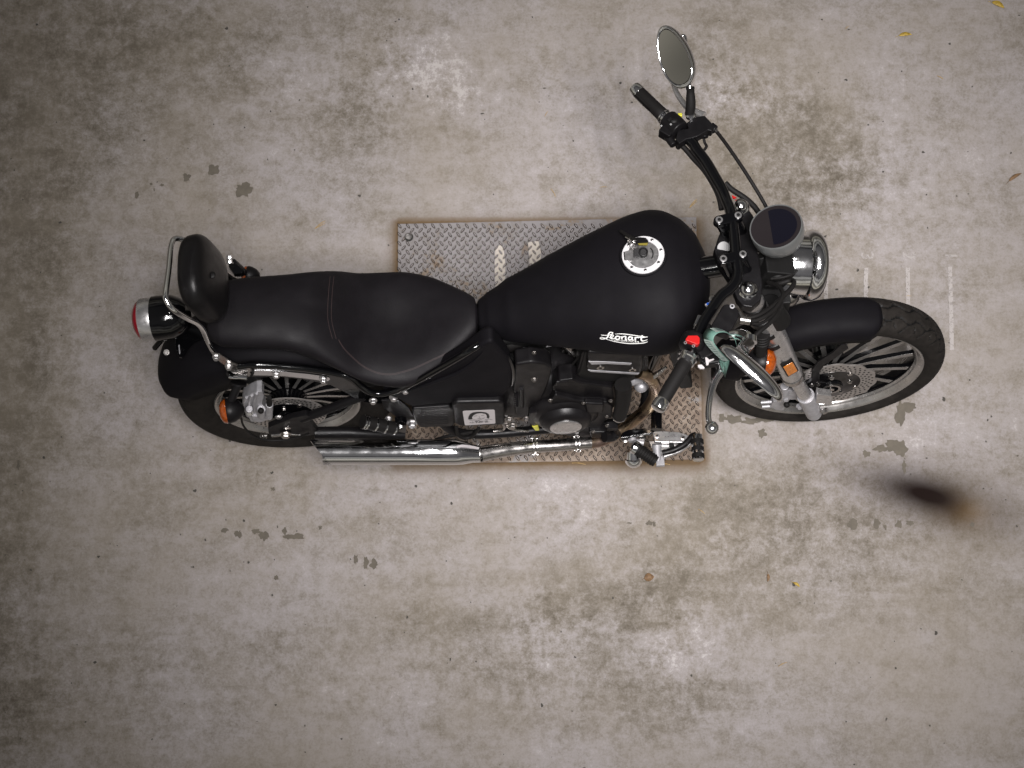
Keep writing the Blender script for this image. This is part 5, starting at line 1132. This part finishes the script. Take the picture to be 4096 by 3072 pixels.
mb.tube([Z('d1', a, b, 1.035 - .002 * i) for i, (a, b) in enumerate(lv)], [.013, .011, .009, .008, .0075, .0075, .0085], 14, smooth=5); mb.build('clutch_lever', 'brushed', bike)
mb = MB(); mb.tube([Z('d1', 1150, 1315, 1.05), Z('d2', 900, 110, 1.05), Z('d2', 1080, 350, 1.055), Z('d2', 1300, 670, 1.05), Z('d2', 1480, 950, 1.04), Z('d2', 1620, 1180, 1.02), Z('d2', 1740, 1400, 1.0), Z('d3', 1150, 500, .97)], .0048, 10, smooth=5); mb.build('clutch_cable', 'rubber', bike)
mb = MB(); mb.tube([Z('d1', 1010, 1395, 1.035), Z('d1', 1020, 1440, 1.03), Z('d1', 1040, 1480, 1.03), Z('d1', 1015, 1520, 1.03), Z('d2', 640, 470, 1.035)], .0038, 8, smooth=4); mb.tube([Z('d1', 720, 1490, 1.03), Z('d2', 330, 350, 1.025), Z('d2', 520, 560, 1.02), Z('d2', 700, 760, 1.025), Z('d2', 850, 1000, 1.025), Z('d2', 940, 1200, 1.03), Z('d2', 980, 1400, 1.03)], .0075, 12, smooth=5)
mb.tube([Z('d2', 1040, 960, 1.02), Z('d2', 1150, 1070, 1.01), Z('d2', 1350, 1200, 1.0), Z('d2', 1500, 1330, .985), Z('d2', 1620, 1480, .97), Z('d3', 1040, 420, .95)], .0075, 12, smooth=5); mb.build('wiring_sleeve', 'rubber', bike)
mb = MB(); mb.cyl(Z('d1', 1140, 1300, 1.05), Z('d1', 1160, 1330, 1.05), .0052, 12); mb.build('cable_ferrule', 'steel', pe)
mb = MB(); mb.prism([Z('d3', a, b, 1.0) for a, b in [(590, 100), (650, 130), (630, 145), (600, 140)]], (0, 0, -.004)); mb.build('wire_tag', 'redsw', tri)

# mirrors
def oval(cx, cy, pts): return pts
def mirror(center, nrm, longax, La, Wa, chrome_back, name='mirror', depth=1.0):
    lx = V(longax).normalized(); nrm = V(nrm); nrm = (nrm - lx * nrm.dot(lx)).normalized(); wx = nrm.cross(lx)
    n = 56; 
    def rg(s_, h):
        out = []
        for k in range(n):
            a = 2 * PI * k / n; u = math.cos(a); v = math.sin(a); ws = Wa * (1 + .16 * u); out.append(center + lx * La * s_ * u + wx * ws * s_ * math.copysign(abs(v) ** .92, v) + nrm * h * (depth if h < 0 else 1))
        return out
    mb = MB(); mb.loft([rg(.86, 0.0), rg(.90, .0035), rg(.96, .004), rg(1.0, 0), rg(1.0, -.006), rg(.985, -.014), rg(.93, -.023), rg(.82, -.032), rg(.64, -.040), rg(.42, -.045), rg(.18, -.0475), rg(.03, -.048)], cap=True); o = mb.build(name, 'chrome', bike, smooth=70)
    mb = MB(); mb.add(rg(.87, .0012), [tuple(range(n))]); mb.add(rg(.90, .0030) + rg(.865, .0014), [(k, (k + 1) % n, n + (k + 1) % n, n + k) for k in range(n)], 1); mb.build('mirror_glass', ['mirror', 'dark'], o)
    return o, lx, wx, nrm
mc = Z('d1', 678, 490, 1.17)
lax = Z('d1', 790, 800, 1.14) - Z('d1', 545, 165, 1.20)
# glass faces rearward and up; long axis follows the picture
m1, lx, wx, nr = mirror(mc, (-.64, -.10, .68), lax, .0850, .0450, True)
mb = MB(); mb.tube([Z('d1', 850, 1130, 1.07), Z('d1', 865, 1040, 1.09), Z('d1', 865, 960, 1.105), Z('d1', 862, 880, 1.12), Z('d1', 860, 832, 1.13)], [.0125, .013, .0125, .0105, .0115], 20, smooth=3); stm = mb.build('mirror_stem_boot', 'rubber', bike)
mb = MB(); mb.tube([Z('d1', 858, 840, 1.13), Z('d1', 840, 740, 1.14), Z('d1', 818, 500, 1.145), Z('d1', 805, 300, 1.145), Z('d1', 780, 260, 1.145), Z('d1', 700, 290, 1.145)], .0052, 14, smooth=5); mb.lathe(Z('d1', 865, 1125, 1.075), (0, 0, 1), [(.013, -.01), (.0135, 0), (.010, .004)], 20, 0, True, True); mb.build('mirror_stem', 'chrome', bike)
# right mirror, seen from its chrome back
mc2 = Z('d4', 1165, 1320, 1.17); lax2 = Z('d4', 1560, 1640, 1.14) - Z('d4', 800, 965, 1.20)
m2, lx2, wx2, nr2 = mirror(mc2, (-.80, -.35, -.30), lax2, .096, .036, True, depth=.66)
mb = MB(); mb.tube([Z('d4', 900, 800, 1.10), Z('d4', 1020, 790, 1.11), Z('d4', 1120, 830, 1.125)], [.012, .0135, .0155], 18, smooth=4); mb.tube([Z('d4', 1165, 820, 1.135), Z('d4', 1165, 900, 1.135)], [.0155, .0165], 22); mb.tube([Z('d4', 1150, 905, 1.14), Z('d4', 1090, 960, 1.15), Z('d4', 1060, 1010, 1.16)], [.0150, .0165, .0170], 22, smooth=3); mb.build('mirror_stem', 'chrome', bike, smooth=60)

# right controls: switch housing, reservoir, lever
mb = MB(); a_ = Z('d4', 360, 1010, 1.06); b_ = Z('d4', 450, 800, 1.06); d_ = (b_ - a_).normalized(); ln = (b_ - a_).length
mb.lathe(a_, d_, [(.022, 0), (.0315, .004), (.033, ln * .5), (.031, ln * .9), (.020, ln)], 36, 0, True, True); mb.box(Z('d4', 560, 990, 1.055), (.05, .055, .034), Matrix.Rotation(.45, 3, 'Z')); mb.box(Z('d4', 640, 1120, 1.05), (.05, .035, .03), Matrix.Rotation(.1, 3, 'Z')); mb.box(Z('d4', 520, 760, 1.05), (.035, .05, .03), Matrix.Rotation(-.55, 3, 'Z'))
rs = mb.build('throttle_housing', 'plastic', bike, bevel=.006, segs=3)
mb = MB(); mb.prism([Z('d4', a, b, 1.102) for a, b in [(305, 850), (340, 800), (465, 800), (495, 830), (495, 900), (465, 925), (420, 905), (310, 865)]], (0, 0, -.016)); mb.build('kill_switch', 'redsw', rs, bevel=.004, segs=3)
mb = MB()
for a, b in [(303, 900), (410, 943)]: mb.lathe(Z('d4', a, b, 1.0935), (0, 0, 1), [(.0035, 0), (.0035, .0008), (.0026, .0008), (.0026, 0)], 18)
mb.build('switch_symbol', 'greyink', rs)
mb = MB(); mb.prism([Z('d4', a, b, 1.078) for a, b in [(565, 1090), (590, 1090), (620, 1120), (680, 1105), (690, 1115), (620, 1150), (610, 1190), (580, 1190)]], (0, 0, -.006)); mb.prism([Z('d4', a, b, 1.07) for a, b in [(470, 1190), (520, 1185), (560, 1225), (555, 1240), (500, 1240), (470, 1215)]], (0, 0, -.006)); mb.build('white_spacer', 'white', rs, bevel=.001)
mb = MB(); mb.prism([Z('d4', a, b, 1.10) for a, b in [(800, 400), (860, 375), (990, 440), (1020, 480), (1010, 560), (900, 760), (870, 790), (640, 700), (650, 660)]], (0, 0, -.034)); rv = mb.build('brake_reservoir', 'plastic', bike, bevel=.004, segs=3)
mb = MB(); allen(mb, Z('d4', 925, 418, 1.1005), (0, 0, 1), .0062, .0018); mb.build('reservoir_screw', ['cast', 'dark'], rv)
mb = MB(); mb.cyl(Z('d4', 1035, 590, 1.06), Z('d4', 1165, 610, 1.06), .0105, 18); mb.cyl(Z('d4', 1020, 500, 1.06), Z('d4', 1050, 570, 1.06), .006, 12); mb.build('banjo_fitting', 'steel', rv)
mb = MB(); mb.lathe(Z('d3', 345, 1490, 1.03), (0, 0, 1), [(.012, 0), (.012, .006), (.008, .009)], 20, 0, True, True); mb.build('tank_front_bolt', 'steel', bike)
mb = MB(); mb.box(Z('d4', 630, 400, 1.02), (.020, .016, .004), Matrix.Rotation(.5, 3, 'Z')); mb.box(Z('d4', 632, 382, 1.0222), (.018, .006, .004), Matrix.Rotation(.1, 3, 'Z'), 1); mb.build('warning_label', ['white', 'blue'], bike)
mb = MB(); mb.prism([Z('d4', a, b, 1.03) for a, b in [(470, 525), (550, 540), (530, 650), (440, 650), (420, 690), (415, 660)]], (0, 0, -.012)); mb.build('ignition_plate', 'chrome', bike, bevel=.003)
lev = [(500, 560), (560, 640), (600, 720), (590, 800), (530, 900), (490, 1020), (462, 1150), (445, 1300), (445, 1400), (465, 1490), (490, 1530)]
mb = MB(); mb.tube([Z('d5', a, b, 1.035) for a, b in lev], [.008, .010, .011, .0105, .0095, .0085, .0078, .0072, .0070, .0070, .008], 16, smooth=5); mb.ell(Z('d5', 490, 1530, 1.035), (.0165, .0165, .015)); mb.build('brake_lever', 'chrome', bike, smooth=70)

# gauge and headlight
gc = Z('d3', 1175, 525, 1.10); gn = V((-.30, .10, .95)).normalized()
mb = MB(); mb.lathe(gc, gn, [(.028, -.070), (.047, -.062), (.062, -.047), (.0665, -.028), (.0675, -.006), (.067, .0), (.0660, .003), (.0636, .003), (.0630, .001)], 64, 0, True); ga = mb.build('speedometer', 'silverp', bike)
mb = MB(); mb.lathe(gc, gn, [(.0632, .001), (.0632, .0015), (.001, .002)], 64); mb.build('gauge_glass', 'glassblk', ga)
gu = V((1, 0, 0)); gu = (gu - gn * gu.dot(gn)).normalized(); gv = gn.cross(gu)
poly = [gc + gn * .0026 + gu * (.053 * math.cos(a)) + gv * (.053 * math.sin(a)) for a in [math.radians(-104 + 208 * k / 24) for k in range(25)]]
mb = MB(); mb.add(poly, [tuple(range(25))]); mb.build('display', 'lcd', ga)
hc = Z('d3', 1535, 1030, .875); ha = V((.985, -.02, -.15)).normalized()
prof = [(.020, -.135), (.034, -.130), (.052, -.110), (.068, -.082), (.078, -.050), (.082, -.020), (.083, .0)]
mb = MB(); mb.lathe(hc, ha, prof, 64, 0, True); hl = mb.build('headlight', 'chrome', bike, smooth=80)
mb = MB(); mb.lathe(hc, ha, [(.083, -.001), (.088, .003), (.0925, .011), (.0938, .020), (.0920, .030), (.0870, .039), (.081, .043), (.078, .042)], 64); mb.build('headlight_ring', 'chrome', hl)
mb = MB(); mb.lathe(hc, ha, [(.081, .042), (.06, .050), (.03, .055), (.001, .056)], 48); mb.build('headlight_lens', 'silverp', hl)
mb = MB(); mb.tube([Z('d3', 1420, 1440, .84), Z('d3', 1500, 1300, .80)], .008, 10); mb.tube([Z('d3', 1130, 1000, .93), Z('d3', 1300, 960, .90)], .022, 14); mb.build('headlight_bracket', 'gloss', hl)
mb = MB(); mb.ell(Z('d3', 1345, 1450, .80), (.028, .026, .034)); mb.ell(Z('d3', 1250, 1360, .86), (.014, .014, .02)); mb.build('horn', 'steel', bike)
mb = MB(); mb.box(Z('d3', 1130, 1080, .93), (.08, .075, .09), Matrix.Rotation(.3, 3, 'Y')); mb.tube([Z('d3', 980, 900, .97), Z('d3', 1010, 1100, .93), Z('d3', 1060, 1300, .90)], .014, 12); mb.ell(Z('d3', 1190, 1100, .95), (.028, .03, .02)); mb.box(Z('d3', 1080, 1400, .86), (.10, .09, .05)); mb.tube([Z('d4', 1420, 380, .90), Z('d4', 1560, 620, .80)], .03, 16); mb.build('headlight_harness', 'dark', bike, bevel=.004)
# hoses and cables looping across the fork
mb = MB()
for pts, r in [([(1040, 560, 1.05), (1150, 570, 1.05), (1300, 520, 1.045), (1480, 400, 1.03), (1620, 270, 1.02), (1720, 160, 1.01), (1745, 90, 1.0), (1700, 70, .99), (1560, 110, .98), (1420, 130, .96)], .0062),
               ([(1165, 610, 1.06), (1250, 600, 1.055), (1360, 550, 1.05), (1480, 460, 1.04), (1560, 350, 1.03), (1600, 250, 1.02), (1540, 150, 1.0), (1400, 90, .97)], .0055),
               ([(1180, 640, 1.04), (1300, 640, 1.03), (1420, 570, 1.02), (1500, 480, 1.01), (1570, 330, .98)], .0042),
               ([(1210, 830, 1.03), (1300, 740, 1.03), (1420, 640, 1.02), (1520, 520, 1.01), (1580, 380, .99), (1600, 250, .97)], .0058),
               ([(1440, 50, .95), (1600, 30, .96), (1720, -10, .96), (1780, -60, .95)], .004)]:
    mb.tube([Z('d4', a, b, z) for a, b, z in pts], r, 12, smooth=5)
mb.build('brake_hose', 'rubber', bike)
mb = MB()
for k in range(4): p = Z('d4', 1320, 790 + k * 32, .80 - .01 * k); mb.lathe(p, Z('d4', 1320, 900, .77) - Z('d4', 1320, 790, .80), [(.019, -.002), (.021, 0), (.019, .002)], 20, 0, True, True)
mb.tube([Z('d4', 1320, 780, .80), Z('d4', 1310, 930, .76), Z('d4', 1300, 1060, .73)], [.018, .016, .013], 16); mb.build('indicator_mount', 'rubber', bike)
mb = MB(); a_ = Z('d6', 520, 660, .68); bk = V((.98, -.2, -.05)).normalized()
r = .041; mb.lathe(a_, -bk, [(r * .93, -.004), (r, .002), (r * .93, r * .5), (r * .7, r * .95), (r * .35, r * 1.25), (r * .02, r * 1.32)], 32, 0, False, True); mb.tube([Z('d4', 1305, 1000, .74), Z('d6', 440, 520, .71)], .014, 14); fi = mb.build('front_indicator', 'plastic', bike)
mb = MB(); mb.lathe(a_, bk, [(r * .94, 0), (r * .98, .005), (r * .88, r * .45), (r * .5, r * .72), (.001, r * .8)], 32); mb.build('lens', 'amber', fi)

# ================================================================== THINGS ON THE BIKE
# ignition key and fob in the tank cap
kr = bpy.data.objects.new('key', None); COL.objects.link(kr); kb = BIKE @ (cc + cn * .008); kr.location = kb
tag(kr, 'black headed key with ring and strap in the silver tank cap', 'key')
def on_key(pts): return [BIKE @ p - kb for p in pts]
def kz(a, b, h=.0): 
    p = hit(tt, 'c7', a, b, .010 + h)[0]; return BIKE @ p - kb
mb = MB(); mb.tube([kz(600, 505, .004), kz(680, 570, .01), kz(790, 640, .016)], [.004, .0048, .0052], 12); mb.build('strap', 'rubber', kr)
mb = MB(); ctrs = [kz(a, b, .018) for a, b in [(800, 610), (910, 620), (940, 650), (935, 690), (860, 695), (790, 690)]]; mb.prism(ctrs, (0, 0, -.009)); mb.build('key_head', 'plastic', kr, bevel=.002)
mb = MB(); mb.prism([kz(a, b, .0185) for a, b in [(815, 686), (935, 682), (925, 705), (830, 708)]], (0, 0, -.006)); mb.build('key_stripe', mat('olive_stripe', (.17, .14, .02), .5), kr)
mb = MB(); c_ = kz(875, 760, .006); mb.lathe(c_, (0, 0, 1), [(.010, 0), (.012, .002), (.012, .005), (.009, .006), (.008, .003)], 24, 0, True); mb.box(kz(800, 770, .006), (.018, .022, .006)); mb.build('key_collar', 'plastic', kr, bevel=.001)
mb = MB(); rp = [kz(770, 690, .012) + V((.012 * math.cos(a), .012 * math.sin(a), .003 * math.sin(a))) for a in [2 * PI * k / 16 for k in range(17)]]; mb.tube(rp, .0013, 8); rp = [kz(730, 640, .012) + V((.007 * math.cos(a), .008 * math.sin(a), .004 * math.cos(a))) for a in [2 * PI * k / 16 for k in range(17)]]; mb.tube(rp, .0016, 8); mb.tube([kz(670, 600, .012), kz(730, 640, .014), kz(790, 700, .012)], .0025, 8); mb.build('key_ring', 'steel', kr)

# paper tag looped round the brake lever
pt_ = bpy.data.objects.new('paper_tag', None); COL.objects.link(pt_); pb = BIKE @ Z('d5', 560, 620, 1.05); pt_.location = pb
tag(pt_, 'green and white printed paper tag looped round the chrome brake lever', 'paper tag')
EA = [(800, 330, 1.075), (720, 270, 1.09), (620, 228, 1.10), (520, 205, 1.105), (430, 220, 1.105), (378, 290, 1.10), (388, 380, 1.095), (460, 480, 1.09), (560, 580, 1.085), (640, 650, 1.08)]
EB = [(820, 450, 1.100), (790, 350, 1.11), (700, 272, 1.13), (610, 262, 1.135), (545, 290, 1.135), (512, 345, 1.13), (522, 410, 1.12), (590, 500, 1.11), (660, 580, 1.10), (722, 640, 1.095)]
def crs(P, sub=6):
    out = []
    for i in range(len(P) - 1):
        a = P[max(i - 1, 0)]; b = P[i]; c = P[i + 1]; d = P[min(i + 2, len(P) - 1)]
        for k in range(sub):
            t = k / sub; out.append([0.5 * ((2 * b[j]) + (c[j] - a[j]) * t + (2 * a[j] - 5 * b[j] + 4 * c[j] - d[j]) * t * t + (3 * b[j] - a[j] - 3 * c[j] + d[j]) * t ** 3) for j in range(3)])
    out.append(list(P[-1])); return out
A_, B_ = crs(EA), crs(EB); n = len(A_)
g3 = lambda q: BIKE @ Z('d5', *q) - pb
va = [g3(q) for q in A_]; vb = [g3(q) for q in B_]
mb = MB(); mb.add(va + vb, [(i, i + 1, n + i + 1, n + i) for i in range(n - 1)]); o = mb.build('paper_strip', 'paper', pt_, smooth=180); s = o.modifiers.new('solid', 'SOLIDIFY'); s.thickness = .0006; s.offset = 0
mb = MB(); vs = [va[36] * .35 + vb[36] * .65]
def band(i0, i1, f0, f1, mi, lift=.0012):
    vs = []
    for i in range(i0, i1 + 1):
        a, b = va[i], vb[i]; t = (va[min(i + 1, n - 1)] - va[max(i - 1, 0)]).normalized(); nn = t.cross(b - a).normalized()
        if nn.dot(CAM - pb - a) < 0: nn = -nn
        vs += [a.lerp(b, f0) + nn * lift, a.lerp(b, f1) + nn * lift]
    mb.add(vs, [(2 * k, 2 * k + 1, 2 * k + 3, 2 * k + 2) for k in range(i1 - i0)], mi)
band(12, 22, .08, .92, 0); band(14, 19, .25, .75, 1, .0018); band(34, 53, .08, .92, 0)
random.seed(3)
for i in range(35, 52, 2): band(i, i + 1, .15, random.uniform(.5, .88), 1, .0018)
band(35, 42, .6, .66, 1, .0018)
mb.build('print', ['paperw', 'paperd'], pt_, smooth=180)
mb = MB(); q = [(585, 620, 1.075), (650, 660, 1.082), (722, 640, 1.09), (715, 700, 1.07), (690, 765, 1.05), (665, 870, 1.02), (640, 790, 1.04), (600, 700, 1.06)]; vs = [g3(p) for p in q]; mb.add(vs, [(0, 1, 6, 7), (1, 2, 3, 4), (1, 4, 5, 6)]); o = mb.build('paper_end', 'paper', pt_, smooth=5); s = o.modifiers.new('solid', 'SOLIDIFY'); s.thickness = .0006

# ================================================================== LEAVES AND STRAWS ON THE FLOOR
def leaf(px, py, ln, wd, ang, mt, label, thin=.0, curl=.004):
    g = gp(px, py); n = 12; top = []; bot = []; a = math.radians(ang); ln /= 700; wd /= 700
    mb = MB(); vs = []
    for i in range(n + 1):
        t = i / n; h = math.sin(PI * t ** .85) ** .8 * wd / 2; x = (t - .5) * ln; b = .06 * ln * math.sin(PI * t)
        for v in (-1, 0, 1):
            yy = v * h + b; z = .0035 + curl * math.sin(PI * t) + (.0015 if v else 0)
            vs.append((x * math.cos(a) - yy * math.sin(a), x * math.sin(a) + yy * math.cos(a), z))
    mb.add(vs, [(3 * i + k, 3 * i + k + 1, 3 * i + k + 4, 3 * i + k + 3) for i in range(n) for k in (0, 1)])
    tip = V((-ln / 2 * math.cos(a), -ln / 2 * math.sin(a), .0035)); mb.tube([tip, tip + V((-math.cos(a + .3), -math.sin(a + .3), 0)) * ln * .25], .0006, 6)
    o = mb.build('dry_leaf', mt, None, smooth=180); o.location = (g[0], g[1], 0); tag(o, label, 'leaf', 'dry leaves fallen on the floor'); s = o.modifiers.new('solid', 'SOLIDIFY'); s.thickness = .0008
leaf(2155, 12, 32, 12, -28, 'leaf', 'larger yellow leaf on bare concrete far from the round mirror')
leaf(1955, 77, 30, 9, 5, 'leaf', 'small yellow leaf with feathery stalk, nearest the round mirror')
leaf(2192, 384, 36, 8, 32, 'leafb', 'orange brown slender leaf on concrete beyond the numbered painted bars')
leaf(1658, 578 + 670, 18, 6, -95, 'leafb', 'narrow reddish brown leaf among floor stains, beside a paler leaf')
leaf(1720, 1263, 17, 6, -35, 'leaf', 'pale yellowish leaf lying beside the narrow reddish brown leaf')
leaf(1402, 1248, 22, 17, 10, 'leafb', 'broad curled dark brown leaf on clean concrete near the footpeg')
def straw(px, py, ln, ang, label, r=.0011, split=False):
    g = gp(px, py); a = math.radians(ang); ln /= 700; d = V((math.cos(a), math.sin(a), 0)); nn = V((-d.y, d.x, 0)); mb = MB()
    mb.tube([-d * ln / 2 + V((0, 0, .004)), nn * ln * .05 + V((0, 0, .0045)), d * ln / 2 + V((0, 0, .004))], [r * .6, r, r * .5], 6, smooth=3)
    if split: mb.tube([-d * ln / 2 + V((0, 0, .004)), -nn * ln * .07 + V((0, 0, .004)), d * ln * .4 - nn * ln * .12 + V((0, 0, .004))], [r * .6, r, r * .4], 6, smooth=3)
    o = mb.build('straw', 'straw', None); o.location = (g[0], g[1], 0); tag(o, label, 'straw', 'bits of dry straw on the floor')
for a in [(692, 486, 30, 38, 'forked straw on concrete between the long seat and plate bolt', .0013, True), (1497, 440, 26, 50, 'bent forked straw on concrete between fuel tank and handlebar', .0014, True), (1195, 417, 22, -60, 'thin slanting straw on concrete beside the upper plate edge', .001),
          (1303, 405, 16, 5, 'thin short straw lying level on concrete beside the fuel tank', .0009), (1474, 477, 34, 2, 'straw lying along the plate edge between tank and handlebar clamp', .0013), (1512, 915, 40, 84, 'straw against the plate edge beneath the brake lever', .0011),
          (1425, 1003, 44, -2, 'long straw along the plate edge beside the rider footpeg', .0012), (1250, 1002, 30, -6, 'short straw at the plate edge beside the exhaust pipe', .0011), (1375, 1004, 13, 80, 'tiny straw crossing the plate edge near the rider footpeg', .0009),
          (1690, 1435, 22, 25, 'reddish straw alone on pale concrete far from the motorcycle', .0012), (1180, 247, 14, 60, 'tiny steep straw on bare concrete far beyond the seat', .001), (1830, 60, 12, 40, 'tiny straw on concrete between round mirror and small yellow leaf', .0009),
          (2030, 168, 16, -30, 'tan slanting straw between the yellow leaves and orange brown leaf', .0013), (1962, 640, 12, 0, 'tiny level straw lying between the painted bars', .0008), (1515, 1105, 18, -35, 'faint slanting straw on concrete beyond the ribbed toe peg', .001)]:
    straw(*a)
